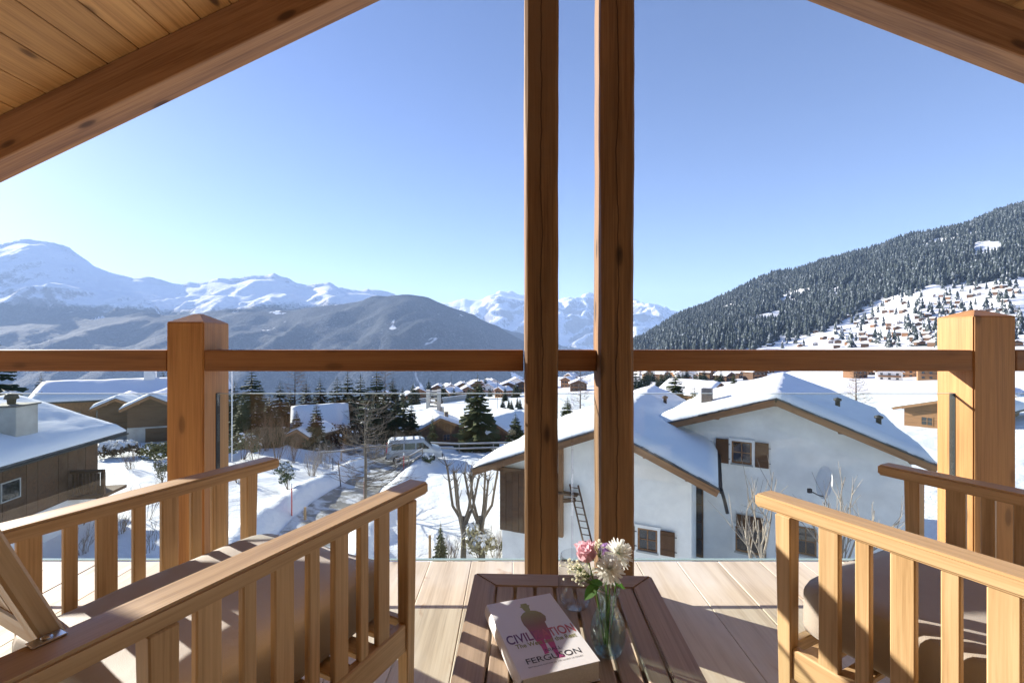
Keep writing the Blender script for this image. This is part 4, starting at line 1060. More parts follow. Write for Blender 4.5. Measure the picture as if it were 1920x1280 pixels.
# --- small far chalets of the village and of the hillside
def far_proto(i, wallm):
    rr = random.Random(100 + i)
    wv_, ln, ht, p = rr.uniform(4.2, 6), rr.uniform(9, 13), rr.uniform(3.6, 5.8), rr.uniform(.36, .5)
    me = []
    t = empty('chalet', (0, 0, 0), 0)
    prism('wall', [(-wv_, -4), (wv_, -4), (wv_, ht), (0, ht + wv_ * p), (-wv_, ht)], 1, ln - 1, wallm, t)
    w2 = wv_ + 1.1
    prism('roof', [(-w2, ht - 1.1 * p), (0, ht + wv_ * p), (w2, ht - 1.1 * p), (w2, ht - 1.1 * p + .25), (0, ht + wv_ * p + .25), (-w2, ht - 1.1 * p + .25)], 0, ln, W_BARGE, t)
    prism('roof_snow', [(-w2 + .05, ht - 1.1 * p + .26), (0, ht + wv_ * p + .26), (w2 - .05, ht - 1.1 * p + .26), (w2 - .15, ht - 1.1 * p + .68), (.5, ht + wv_ * p + .66), (-.5, ht + wv_ * p + .66), (-w2 + .15, ht - 1.1 * p + .68)], .06, ln - .06, RSNOW, t)
    for lv in range(2):
        for k in range(3):
            xx = -wv_ * .6 + k * wv_ * .6
            block('window', xx - .6, xx + .6, .94, 1.02, .7 + lv * 2.6, 1.9 + lv * 2.6, WGL, t)
    block('balcony', -wv_ * .85, wv_ * .85, .1, .98, 2.2, 3.15, W_BARGE, t)
    block('chimney', wv_ * .3, wv_ * .3 + .8, ln * .6, ln * .6 + .8, ht, ht + wv_ * p + 1.2, PLASTER, t)
    return t
protos = [far_proto(i, [W_BARGE, W_NEW, W_OLD, PLASTER, W_OLD, W_BARGE][i]) for i in range(6)]
pused = [False] * 6
WORD = ['broad brown', 'honey-coloured', 'dark timber', 'white-walled', 'tall dark timber', 'brown']
def put_chalet(p, rz, i, label, group, sc=1.0):
    if not pused[i]: o = protos[i]; pused[i] = True
    else: o = dup(protos[i])
    o.location = p; o.rotation_euler = (0, 0, rz); o.scale = (sc,) * 3
    tag(o, label, 'chalet', group)
    return o
vr = random.Random(5)
VLG = [(722, 744), (743, 741), (772, 752), (786, 750), (832, 748), (846, 742), (868, 740), (902, 734), (926, 730), (968, 729), (979, 735), (760, 737), (812, 735), (882, 733), (948, 731),
       (1003, 728), (1060, 727), (1085, 733), (1065, 716), (1200, 703), (1222, 706), (1243, 700), (1290, 713), (1312, 700), (1330, 706), (1345, 698), (1362, 704), (1380, 699), (1402, 702), (1420, 697), (1440, 700), (1275, 698), (1395, 708), (1335, 712)] + [(1196 + 11 * q, 697 + (q * 7) % 19) for q in range(23)] + [(725 + 19 * q, 733 + (q * 5) % 14) for q in range(13)] + [(1590 + 26 * q, 698 + (q * 11) % 17) for q in range(7)]
for k, (px, py) in enumerate(VLG):
    p = ground_at(px, py, 110)
    if p is None: continue
    ci = vr.randrange(6)
    put_chalet(p, R(vr.uniform(-50, 50)), ci, 'small snow-roofed %s chalet of the village down the valley' % WORD[ci], 'valley village chalets', min(1.0, max(.62, p.y / 330)))
k = 0; HC = []
while k < 104:
    px = vr.uniform(1370, 1915); py = vr.uniform(522, 652)
    lim = np.interp(px, [1370, 1480, 1560, 1640, 1760, 1920], [640, 628, 596, 562, 545, 528])
    if py < lim + 5: continue
    if any(abs(px - a) < 11 and abs(py - b_) < 5 for a, b_ in HC): 
        if vr.random() < .97: continue
    p = ground_at(px, py, 250)
    if p is None: continue
    HC.append((px, py)); k += 1
    ci = vr.choice([0, 2, 2, 3, 4, 4])
    put_chalet(p, R(vr.uniform(-40, 70)), ci, 'tiny %s chalet on the snowy hillside under the forest' % WORD[ci], 'hillside chalets', .60)
for o in protos:
    if 'label' not in o.keys():
        for ch in list(o.children): bpy.data.objects.remove(ch)
        bpy.data.objects.remove(o)
# ------------------------------------------------------------------ lane, fences, van and small things outside
m, nt, nd, lk, b = newmat('asphalt')
v = nd.new('ShaderNodeNewGeometry').outputs['Position']
n1 = noise(nt, v, .9, 5, .6); n2 = noise(nt, v, 14, 3, .6)
c = mix(nt, n2, (.15, .147, .138), (.25, .24, .22))
lk.new(mix(nt, ramp(nt, n1, [(.47, (0, 0, 0)), (.60, (1, 1, 1))]), c, (.66, .67, .69)), b.inputs['Base Color']); b.inputs['Roughness'].default_value = .7
ASPH = m
v = []; f = []
for i, p in enumerate(lane):
    d = (lane[min(i + 1, len(lane) - 1)] - lane[max(i - 1, 0)]); d.z = 0; d.normalize(); s = Vector((d.y, -d.x, 0))
    for k in range(7):
        q = p + s * (-1.55 + 3.1 * k / 6); v.append((q.x, q.y, G(q.x, q.y) + .045))
for i in range(len(lane) - 1):
    for k in range(6): f.append((i * 7 + k, i * 7 + k + 1, i * 7 + k + 8, i * 7 + k + 7))
road = ob('road', pydata('road', v, f), ASPH); smooth(road); tag(road, kind='structure')
W_FENCE = wood('weathered_fence', (.26, .23, .20), (.42, .38, .33), .6, .85, .1, .2)
def fence(pts, label, hgt=1.0, rails=(.45, .9), snow=True):
    P = [Vector((q.x, q.y, G(q.x, q.y))) for q in pts]
    t = empty('rail_fence', P[0], 0, label, 'fence'); o = P[0]
    for p in P: timber('post', p - o + Vector((0, 0, -.3)), p - o + Vector((0, 0, hgt)), .11, .11, W_FENCE, t, up=(0, 1, 0))
    for a, b_ in zip(P, P[1:]):
        for r in rails:
            timber('rail', a - o + Vector((0, -.075, r)), b_ - o + Vector((0, -.075, r)), .04, .12, W_FENCE, t)
            if snow: timber('rail_snow', a - o + Vector((0, -.075, r + .085)), b_ - o + Vector((0, -.075, r + .085)), .06, .05, RSNOW, t, bev=.02)
    return t
def gp(px, D): x = (px - 960) * D / F; return Vector((x, D, G(x, D)))
fence([gp(803, 42.5), gp(861, 43.5), gp(925, 44.5), gp(990, 45.5)], 'two-rail grey wooden fence along the snowy edge beyond the white house')
fence([gp(742, 37.6), gp(766, 37.9), gp(792, 38.4)], 'short snow-topped fence in front of the parked van')
fence([gp(602, 38.5), gp(640, 39.5), gp(682, 41), gp(722, 43)], 'thin roadside fence beside the lane bend', .95, (.9,), True)
RED = plain('red_paint', (.55, .05, .06), .5); YEL = plain('stake_wood', (.42, .27, .14), .8)
def pole(name, px, pyb, pyt, r, mat, label, cat, group=None, tilt=0.0):
    p = ground_at(px, pyb); 
    if p is None: return
    hgt = (pyb - pyt) * p.y / F
    t = empty(name, p, 0, label, cat, group); tb = Tubes(); tb.tube([(0, 0, -.3), (tilt * hgt, 0, hgt)], [r, r * .9], 8)
    ob('shaft', tb.mesh('shaft', [mat]), None, t)
    if name == 'snow_pole': lathe('tip', [(r * 1.05, 0), (r * 1.05, .25), (0, .27)], 8, WHITE, t, Matrix.Translation((tilt * hgt, 0, hgt - .2)))
    return t
pole('snow_pole', 547, 968, 910, .035, RED, 'red snow marker pole at the inner edge of the lane', 'pole', 'red snow poles')
pole('snow_pole', 683, 937, 897, .035, RED, 'red snow marker pole beside the bare larch', 'pole', 'red snow poles')
pole('snow_pole', 757, 880, 850, .035, RED, 'red snow marker pole near the parked van', 'pole', 'red snow poles')
pole('marker_post', 640, 914, 864, .035, M_DARK, 'thin dark leaning marker rod on the snow bank', 'pole', None, -.12)
pole('marker_post', 624, 882, 858, .03, M_DARK, 'short dark rod next to the roadside fence', 'pole')
pole('wooden_stake', 572, 976, 951, .07, YEL, 'short pale wooden stake by the lane', 'stake', 'wooden stakes')
pole('wooden_stake', 806, 1046, 1004, .07, YEL, 'pale wooden stake in the snow near the pollarded trees', 'stake', 'wooden stakes')
pole('flag_pole', 435, 868, 672, .045, WHITE, 'tall thin white pole beside the dark spruces', 'pole')
pole('lamp_post', 846, 752, 702, .09, M_DARK, 'slim street lamp post in the far village', 'lamp', 'far lamp posts')
pole('lamp_post', 933, 766, 712, .07, M_DARK, 'slim lamp post at the snowy playing field', 'lamp', 'far lamp posts')
pt = ground_at(813, 774)
tw = empty('concrete_tower', pt, R(8), 'pale concrete tower with openings standing by the playing field', 'tower')
hh = (774 - 731) * pt.y / F; ww_ = 20 * pt.y / F / 2
for s in (-1, 1):
    block('pier', s * ww_ - ww_ * .35, s * ww_ + ww_ * .35, -ww_ * .8, ww_ * .8, -2, hh, CONC, tw)
for k in range(6): block('landing', -ww_ * .64, ww_ * .64, -ww_ * .75, ww_ * .75, hh * (k + .55) / 6, hh * (k + .80) / 6, CONC, tw)
def retaining(pa, pb, hgt, label):
    a, b_ = ground_at(*pa), ground_at(*pb)
    t = empty('retaining_wall', a, 0, label, 'wall'); d = b_ - a
    M, L = frame((0, 0, 0), d)
    n = max(3, int(L / 9))
    for k in range(n):
        timber('wall_panel', d * (k / n) + Vector((0, 0, -.6 + hgt / 2)), d * ((k + .985) / n) + Vector((0, 0, -.6 + hgt / 2)), .5, hgt + 1.2, CONC, t, bev=.02)
    timber('wall_snow', Vector((0, 0, hgt + .13)), d + Vector((0, 0, hgt + .13)), .62, .22, RSNOW, t, bev=.08)
retaining((706, 768), (808, 752), 2.2, 'long grey retaining wall under the honey brown village houses')
retaining((826, 756), (884, 746), 2.4, 'pale wall right of the concrete tower')
retaining((822, 770), (872, 786), 1.6, 'low tan wall below the playing field')
retaining((938, 778), (986, 790), 1.8, 'grey garden wall right of the big spruce')
# parked van
VANP = plain('van_paint', (.55, .58, .60), .3, .2); TYRE = plain('tyre', (.015, .015, .016), .8); VTR = plain('van_trim', (.03, .03, .034), .6)
p = gp(777, 40.2)
van = empty('parked_van', p, R(14), 'silver van with roof bars parked behind the snowy fence', 'van')
prof = [(-2.35, .38), (-2.38, .95), (-2.33, 1.15), (-2.22, 1.82), (-2.08, 1.93), (.55, 1.95), (.80, 1.88), (1.55, 1.22), (2.15, 1.06), (2.33, .88), (2.36, .45), (2.25, .34), (-2.25, .32)]
v = []; f = []
n = len(prof)
for sy, wv_ in ((-.90, 1), (.90, 1)):
    for (a, z) in prof: v.append((a, sy * (1 if z < 1.1 else 1 - .13 * (z - 1.1) / .85), z))
f = [tuple(range(n)), tuple(range(2 * n - 1, n - 1, -1))] + [(i, i + n, (i + 1) % n + n, (i + 1) % n) for i in range(n)]
bm = bmesh.new(); me = pydata('body', v, f); bm.from_mesh(me); bmesh.ops.recalc_face_normals(bm, faces=bm.faces); bmesh.ops.bevel(bm, geom=bm.edges[:], offset=.05, segments=2, affect='EDGES'); bm.to_mesh(me); bm.free()
smooth(ob('body', me, VANP, van))
def vy(z): return .905 * (1 - .13 * max(0, z - 1.1) / .85)
for s in (-1, 1):
    for (xa, xb, xc) in ((-1.95, -.95, -.95), (-.85, .05, .05), (.15, 1.28, .72)):
        z0, z1 = 1.18, 1.70
        pts = [(xa, s * (vy(z0) + .006), z0), (xb, s * (vy(z0) + .006), z0), (xc, s * (vy(z1) + .006), z1), (xa, s * (vy(z1) + .006), z1)]
        ob('side_window', pydata('side_window', pts, [(0, 1, 2, 3) if s < 0 else (3, 2, 1, 0)]), WGL, van)
    for xx in (-1.5, 1.42):
        wl_ = lathe('wheel', [(0, -.10), (.30, -.10), (.335, -.08), (.335, .08), (.30, .10), (0, .10)], 24, TYRE, van, Matrix.Translation((xx, s * .84, .335)) @ Matrix.Rotation(R(90), 4, 'X'))
        lathe('rim', [(0, .0), (.20, .0), (.21, .02), (0, .03)], 16, M_STEEL, wl_, Matrix.Translation((0, 0, .095 if s < 0 else -.125)))
    block('mirror', 1.02, 1.16, s * .99 - .08, s * .99 + .08, 1.18, 1.38, VTR, van, bev=.02)
    block('headlight', 2.25, 2.375, s * .66 - .16, s * .66 + .16, .74, .92, WHITE, van, bev=.03)
    block('tail_light', -2.385, -2.30, s * .82 - .05, s * .82 + .05, .95, 1.5, RED, van, bev=.02)
pts = [(.86, -.72, 1.855), (.86, .72, 1.855), (1.50, .80, 1.285), (1.50, -.80, 1.285)]
ob('windscreen', pydata('windscreen', [Vector(q) + Vector((.02, 0, .02)) for q in pts], [(0, 3, 2, 1)]), WGL, van)
block('bumper', 2.28, 2.44, -.82, .82, .36, .60, VTR, van, bev=.04); block('bumper', -2.46, -2.30, -.82, .82, .36, .60, VTR, van, bev=.04)
for xx in (-1.7, -.9, -.1, .5): timber('roof_bar', (xx, -.72, 2.03), (xx, .72, 2.03), .06, .05, VTR, van)
block('roof_snow', -2.0, .4, -.66, .66, 1.952, 2.0, RSNOW, van, bev=.02)

# ------------------------------------------------------------------ trees and shrubs
def needlemat(name, col, snow=.0, var=.35):
    m, nt, nd, lk, b = newmat(name)
    v = objcoord(nt)
    n1 = noise(nt, v, 1.1, 3, .6); n2 = noise(nt, v, 16, 3, .6)
    c = mix(nt, n1, tuple(x * (1 - var) for x in col), tuple(x * (1 + var) for x in col))
    c = mix(nt, math_(nt, 'MULTIPLY', n2, .5), c, tuple(x * .55 for x in col))
    if snow > 0:
        n3 = noise(nt, v, 5.5, 4, .6)
        c = mix(nt, ramp(nt, n3, [(.60 - snow * .12, (0, 0, 0)), (.70 - snow * .1, (1, 1, 1))]), c, (.72, .74, .78))
    lk.new(c, b.inputs['Base Color']); b.inputs['Roughness'].default_value = .7; b.inputs['Specular IOR Level'].default_value = .2
    return m
NEED = needlemat('spruce_needles', (.040, .062, .030))
NEED2 = needlemat('spruce_needles_olive', (.070, .085, .032))
BARK = plain('bark', (.085, .062, .046), .9, var=.35, nscale=9, bmp=.4)
BARKG = plain('grey_bark', (.15, .125, .10), .9, var=.3, nscale=12, bmp=.4)
TWIG = plain('twig', (.17, .115, .075), .85, var=.3)
TWIGL = plain('pale_twig', (.32, .27, .22), .85, var=.25)
def spruce_mesh(Hh, Rr, seed, levels=30, snowp=.05, mats=None, sparse=1.0):
    rr = random.Random(seed); tb = Tubes()
    for i in range(levels):
        t = (i + rr.uniform(0, .7)) / levels
        z = Hh * (.05 + .93 * t); r = Rr * (1 - t) ** .82 * rr.uniform(.82, 1.12) + .10
        nb = max(5, int((13 - 6 * t) * sparse))
        a0 = rr.uniform(0, 6.28)
        for k in range(nb):
            a = a0 + 6.283 * k / nb + rr.uniform(-.25, .25); rl = r * rr.uniform(.72, 1.12)
            d = Vector((math.cos(a), math.sin(a), 0)); s = Vector((-d.y, d.x, 0))
            droop = rr.uniform(.22, .42) * (1 - .5 * t)
            P = [Vector((0, 0, z)) + d * rl * q + Vector((0, 0, -droop * rl * (q ** 1.2) + .10 * rl * max(0, q - .7))) for q in (.08, .36, .68, 1.0)]
            for j in range(3):
                w0 = rl * (.05, .20, .17)[j]; w1 = rl * (.20, .17, .015)[j]
                mi = 1 if (rr.random() < snowp and j > 0) else 0
                for sg in (-1, 1):
                    hang = Vector((0, 0, -.10 * rl - rr.uniform(0, .06) * rl))
                    m0 = P[j] + s * sg * w0 + hang * (w0 / (rl * .2)); m1 = P[j + 1] + s * sg * w1 + hang * (w1 / (rl * .2))
                    mid = (P[j] + P[j + 1]) / 2
                    tip = mid + s * sg * (max(w0, w1) * rr.uniform(1.1, 1.5)) + hang * 1.3 + d * rl * .10
                    tb.poly([P[j], m0, tip], mi); tb.poly([P[j], tip, P[j + 1]], mi); tb.poly([P[j + 1], tip, m1 + d * rl * .05], 0)
    tb.tube([(0, 0, Hh * .93), (0, 0, Hh * 1.01)], [.03, .004], 4)
    return tb.mesh('crown', mats or [NEED, RSNOW])
def trunk_mesh(Hh, r):
    tb = Tubes(); tb.tube([(0, 0, -.5), (0, 0, Hh * .3), (0, 0, Hh * .95)], [r, r * .75, r * .12], 7); return tb.mesh('trunk', [BARK])
SPR = [(spruce_mesh(10, 2.3, 1), trunk_mesh(10, .17), 10.0), (spruce_mesh(10, 1.8, 2, 34, .04), trunk_mesh(10, .16), 10.0), (spruce_mesh(10, 2.8, 3, 28, .06, [NEED2, RSNOW]), trunk_mesh(10, .2), 10.0), (spruce_mesh(10, 2.0, 4, 26, .02, [NEED2, RSNOW], .8), trunk_mesh(10, .15), 10.0)]
def spruce(px, pyt, D, i, label, group=None, wide=1.0):
    x = (px - 960) * D / F; z = G(x, D); hgt = EYE - (pyt - 640) * D / F - z
    cm, tm, h0 = SPR[i]; k = hgt / h0
    t = empty('spruce_tree', (x, D, z), rnd.uniform(0, 6), label, 'tree', group)
    for nm, me in (('crown', cm), ('trunk', tm)):
        o = ob(nm, me, None, t); o.scale = (k * wide, k * wide, k)
    return t
GB_ = 'dark spruce standing in the clump around the forest barn'
for (px, pyt, D, i, wd) in ((472, 688, 49, 2, 1.35), (440, 712, 47, 0, 1.4), (505, 735, 45, 1, 1.5), (525, 712, 54, 0, 1.3), (452, 742, 44, 3, 1.5), (600, 706, 60, 1, 1.5), (632, 704, 60, 0, 1.4), (652, 694, 62, 1, 1.4), (676, 700, 66, 0, 1.4), (706, 690, 60, 2, 1.2), (737, 706, 58, 1, 1.5), (720, 728, 51, 0, 1.5), (757, 736, 52, 3, 1.6), (690, 724, 50, 0, 1.6), (574, 712, 64, 1, 1.4), (487, 712, 56, 3, 1.5),
    (428, 730, 52, 1, 1.5), (515, 752, 47, 0, 1.4), (655, 735, 53, 0, 1.5), (772, 752, 49, 1, 1.4), (742, 745, 48.5, 0, 1.5), (625, 738, 56, 2, 1.2), (700, 745, 47.5, 1, 1.5), (480, 752, 44.5, 0, 1.4), (545, 728, 60, 1, 1.4)):
    spruce(px, pyt, D, i, GB_, 'spruces around the barn', wd)
spruce(593, 750, 43, 1, 'small spruce in front of the steep snow roof of the barn', None, 1.4)
spruce(895, 698, 46.5, 2, 'big sunlit spruce behind the two-rail fence', None, 1.2)
spruce(556, 768, 44, 0, 'young spruce before the left half of the barn roof', None, 1.4)
spruce(811, 772, 44.8, 3, 'thin sparse spruce behind the van', None, .9)
spruce(967, 772, 46.5, 2, 'spruce half hidden by the white house roof', None, 1.3)
spruce(-8, 628, 30, 0, 'large spruce cut off by the picture edge, behind the snowy roof', None, 1.2)
spruce(77, 699, 80, 1, 'small dark spruce behind the long chalet', None, 1.3)
spruce(306, 694, 80, 0, 'spruce behind the barns next to the railing post', None, 1.0)
spruce(1266, 690, 75, 2, 'broad spruce above the white house roof valley', None, 1.35)
spruce(1302, 718, 62, 3, 'lower olive spruce beside the broad one above the roof', None, 1.4)
spruce(1064, 742, 60, 2, 'spruce seen between the two hewn posts', None, 1.2)
for k in range(7):
    spruce(943 + k * 8 + (k % 2) * 3, 742 + (k % 3) * 3, 150 + (k % 2) * 8, k % 2, 'narrow spruce of the little row on the snowfield', 'row of small spruces', 1.1)
for (px, pyt, D) in ((804, 708, 300), (776, 722, 310), (866, 716, 320), (910, 704, 330), (946, 712, 330), (950, 716, 340), (915, 722, 300), (1000, 716, 300), (740, 722, 290), (1213, 690, 300), (1240, 684, 420)):
    spruce(px, pyt, D, 1 if px % 2 else 0, 'distant dark conifer between the village chalets', 'village conifers', 1.2)
# low conifers: forest on the hill (one mass) and single ones on the hillside
FOR = needlemat('forest_needles', (.030, .043, .040), .55)
def low_conifer(rr):
    v = []; f = []
    n = 7
    for t in range(4):
        z0 = .04 + t * .22; zt = z0 + .42; r = .22 * (1 - t * .21)
        b_ = len(v)
        for k in range(n):
            a = 6.283 * (k + .5 * (t % 2)) / n; q = r * (1.15 if k % 2 else .72) * rr.uniform(.85, 1.15)
            v.append((q * math.cos(a), q * math.sin(a), z0 + rr.uniform(-.03, .03)))
        v.append((0, 0, min(zt, 1.0)))
        for k in range(n): f.append((b_ + k, b_ + (k + 1) % n, b_ + n))
    return np.array(v), np.array(f)
protoC = [low_conifer(random.Random(i)) for i in range(5)]
def px_of(x, y, z): return 960 + x * F / y, 640 - (z - EYE) * F / y
EDGE = ([1100, 1200, 1400, 1540, 1600, 1650, 1720, 1770, 1830, 1920, 2600], [662, 662, 656, 618, 592, 562, 548, 533, 530, 520, 480])
fr_ = np.random.RandomState(4)
allv = []; allf = []; nv = 0; cnt = 0
cand = 150000
uu = fr_.uniform(200, 1500, cand); dd = np.sqrt(fr_.uniform(520 ** 2, 2150 ** 2, cand))
dens = fbm(uu * dd / F / 90, dd / 90, 3, 91)
for k in range(cand):
    if cnt >= 44000: break
    u, d = uu[k], dd[k]
    if u > 1060 and fr_.rand() < .6: continue
    x = u * d / F; z = G(x, d); px, py = px_of(x, d, z)
    if py > np.interp(px, *EDGE) + fr_.normal(0, 3): continue
    if dens[k] > .76 or (dens[k] > .69 and fr_.rand() < .6): continue
    if abs(px - 1852) < 26 and abs(py - 466) < 13: continue
    V, Fc = protoC[k % 5]; hgt = fr_.choice([9, 13, 17, 20, 25]) * fr_.uniform(.85, 1.15); a = fr_.uniform(0, 6.28); wd = fr_.uniform(.85, 1.25)
    ca, sa = math.cos(a) * hgt * wd, math.sin(a) * hgt * wd
    W = np.stack([V[:, 0] * ca - V[:, 1] * sa + x, V[:, 0] * sa + V[:, 1] * ca + d, V[:, 2] * hgt + z - .8], -1)
    allv.append(W); allf.append(Fc + nv); nv += len(V); cnt += 1
VV = np.concatenate(allv); FF = np.concatenate(allf)
me = bpy.data.meshes.new('forest'); me.vertices.add(len(VV)); me.vertices.foreach_set('co', VV.astype(np.float32).ravel())
me.loops.add(FF.size); me.loops.foreach_set('vertex_index', FF.astype(np.int32).ravel()); me.polygons.add(len(FF)); me.polygons.foreach_set('loop_start', np.arange(0, FF.size, 3, dtype=np.int32)); me.update(calc_edges=True)
# forest material works in world position
m, nt, nd, lk, b = newmat('forest_cover'); v = nd.new('ShaderNodeNewGeometry').outputs['Position']
n1 = noise(nt, v, .05, 3, .6); n2 = noise(nt, v, .22, 3, .6)
c = mix(nt, n1, (.026, .038, .040), (.056, .070, .064))
lk.new(mix(nt, ramp(nt, n2, [(.54, (0, 0, 0)), (.70, (.60, .60, .60))]), c, (.50, .55, .62)), b.inputs['Base Color']); b.inputs['Roughness'].default_value = .8; b.inputs['Specular IOR Level'].default_value = .1
fo = ob('forest', me, m); tag(fo, 'dense snow-dusted conifer forest covering the hillside', 'forest', kind='stuff')
cms = [pydata('conifer', [tuple(q) for q in V], [tuple(int(i) for i in q) for q in Fc]) for V, Fc in protoC]
for c_ in cms: c_.materials.append(FOR)
k = 0
while k < 150:
    px = vr.uniform(1360, 1918); py = vr.uniform(525, 655)
    if py < np.interp(px, *EDGE) + 2: continue
    p = ground_at(px, py, 220)
    if p is None: continue
    o = ob('conifer_tree', cms[k % 5], None); o.location = (p.x, p.y, p.z - .5); hgt = vr.uniform(9, 20); o.scale = (hgt, hgt, hgt); o.rotation_euler = (0, 0, vr.uniform(0, 6))
    tag(o, ('tall' if hgt > 16 else 'small' if hgt < 11.5 else 'middling') + ' single conifer among the hillside chalets', 'tree', 'hillside conifers'); k += 1
# bare trees
def bare(tb, p, d, L, r, depth, rr, spread=.6, up=.25, n=5):
    pts = [p]; q = Vector(p); dv = Vector(d).normalized()
    for i in range(3):
        dv = (dv + Vector((rr.gauss(0, .12), rr.gauss(0, .12), up * .25))).normalized(); q = q + dv * L / 3; pts.append(q.copy())
    tb.tube(pts, [r, r * .85, r * .65, r * .42], n if r > .02 else 3)
    if depth > 0:
        for k in range(rr.randint(3, 4)):
            t = rr.uniform(.35, 1); i = min(int(t * 3), 2); b_ = pts[i] + (pts[i + 1] - pts[i]) * (t * 3 - i)
            dd_ = (dv + Vector((rr.gauss(0, spread), rr.gauss(0, spread), rr.gauss(up, spread * .5)))).normalized()
            bare(tb, b_, dd_, L * rr.uniform(.5, .75), r * .5, depth - 1, rr, spread, up, n)
def shrub(px, pyb, pyt, seed, label, mat=TWIG, n=16, depth=2, width=.5, name='bare_shrub', group=None, thick=.012):
    p = ground_at(px, pyb); hgt = (pyb - pyt) * p.y / F; rr = random.Random(seed); tb = Tubes()
    for k in range(n):
        a = rr.uniform(0, 6.28); tl = rr.uniform(.1, width)
        bare(tb, Vector((math.cos(a) * .15, math.sin(a) * .15, -.1)), (math.cos(a) * tl, math.sin(a) * tl, 1), hgt * rr.uniform(.45, .72), thick, depth, rr, .35, .4, 3)
    t = empty(name, p, 0, label, 'shrub', group); ob('branches', tb.mesh('branches', [mat]), None, t); return t
def leafy(px, pyb, pyt, wpx, seed, label, mat, snowp=.0, n=900):
    p = ground_at(px, pyb); k = p.y / F; hgt = (pyb - pyt) * k; R0 = wpx * k / 2; rr = random.Random(seed); tb = Tubes()
    lobes = [(Vector((rr.uniform(-.6, .6) * R0, rr.uniform(-.5, .5) * R0, hgt * rr.uniform(.3, .75))), rr.uniform(.35, .6) * R0) for _ in range(9)]
    ls = max(.05, min(.12, R0 * .09))
    for j in range(n):
        c, r = rr.choice(lobes); d = Vector((rr.gauss(0, 1), rr.gauss(0, 1), rr.gauss(.2, 1))).normalized()
        q = c + Vector((d.x * r, d.y * r, d.z * min(r, hgt * .4))) * rr.uniform(.6, 1.05); q.z = max(q.z, .02)
        s = d.orthogonal().normalized(); s.rotate(Matrix.Rotation(rr.uniform(0, 6.28), 3, d)); u_ = d.cross(s)
        sn = 1 if (d.z > .35 and rr.random() < snowp) else 0
        kk = ls * rr.uniform(.7, 1.5) * (1.5 if sn else 1)
        tb.poly([q - s * kk, q - u_ * kk * .5 + d * kk * .3, q + s * kk, q + u_ * kk * .6], sn)
    t = empty('evergreen_shrub', p, 0, label, 'shrub'); ob('foliage', tb.mesh('foliage', [mat, RSNOW]), None, t)
    t2 = Tubes()
    for j in range(5): t2.tube([(rr.uniform(-.1, .1), rr.uniform(-.1, .1), -.2), lobes[j][0]], [.03, .01], 4)
    ob('stems', t2.mesh('stems', [BARK]), None, t); return t
G1 = plain('shrub_green', (.055, .085, .035), .7, var=.4, nscale=9); G2 = plain('shrub_yellow', (.16, .15, .05), .7, var=.35, nscale=9); G3 = plain('shrub_brown', (.10, .065, .04), .8, var=.4, nscale=9)
leafy(540, 918, 858, 46, 1, 'dark evergreen shrub with snow on it beside the chair arm', G1, .5)
leafy(455, 862, 806, 60, 2, 'rounded green shrub next to the white pole', G1, .15)
leafy(305, 905, 858, 34, 3, 'narrow dark evergreen beside the left railing post', G1, .1)
leafy(218, 855, 828, 66, 4, 'low bush buried under a cap of snow in the garden', G3, .9)
leafy(298, 860, 832, 56, 5, 'yellowish low shrub in the snowy garden', G2, .05)
leafy(262, 858, 836, 16, 6, 'small brown rounded bush in the garden', G3, .05)
leafy(72, 968, 918, 52, 7, 'brown bush capped with snow by the chalet wall', G3, .75)
leafy(905, 1052, 968, 70, 8, 'pale hedge speckled with snow behind the pollarded trees', plain('hedge_straw', (.30, .27, .16), .8, var=.4, nscale=9), .55, 1600)
leafy(805, 868, 848, 30, 9, 'small snow-covered shrub at the fence corner', G1, .9)
leafy(960, 1052, 1010, 50, 10, 'dry straw-coloured plants at the foot of the wooden loft', G2, .1)
leafy(668, 832, 775, 70, 12, 'dark shrub with heavy snow pads in front of the barn', G3, .6)
leafy(640, 842, 800, 110, 13, 'dark brown thicket below the steep barn', plain('thicket_brown', (.045, .032, .024), .9, var=.4, nscale=9), .05, 1500)
leafy(725, 800, 756, 60, 14, 'snowy dark conifer shrub left of the van', G1, .45)
shrub(520, 862, 785, 21, 'tall russet bare shrub in front of the spruces', TWIG, 22, 2, .45)
shrub(585, 892, 832, 22, 'dense grey-brown bare shrub above the snow bank', TWIGL, 30, 2, .5)
shrub(275, 975, 895, 23, 'spindly bare bush on the snow beyond the left post', BARKG, 9, 2, .6)
shrub(278, 1035, 985, 24, 'bare twigs sticking out of the snow between the chair slats', BARKG, 9, 2, .4)
shrub(150, 985, 925, 25, 'sparse dry stalks at the chalet corner', TWIG, 8, 1, .5)
shrub(155, 1040, 985, 26, 'thin dark twigs low behind the chair arm', BARKG, 10, 2, .5)
shrub(700, 862, 820, 27, 'tangle of bare grey brush beside the van', TWIGL, 26, 2, .7)
for k_, (px, pyb, pyt, mt) in enumerate(((245, 880, 838, TWIG), (322, 962, 905, BARKG), (480, 872, 800, TWIG), (548, 868, 800, TWIG), (612, 880, 828, TWIGL), (450, 905, 868, TWIG), (660, 846, 800, TWIGL), (742, 856, 815, TWIGL), (225, 1000, 960, BARKG), (500, 845, 770, TWIG), (930, 1046, 985, TWIGL), (845, 1052, 1005, TWIG))):
    nm_ = ('by the garden path', 'close to the left railing post', 'below the tallest spruce', 'before the hidden hut', 'on the crest of the snow bank', 'next to the white pole foot', 'under the barn thicket', 'between larch and van', 'on the shaded garden snow', 'against the spruce clump', 'beside the wooden loft', 'between stake and pollarded tree')[k_]
    shrub(px, pyb, pyt, 60 + k_, 'leafless brushy shrub ' + nm_, mt, 20, 2, .55)
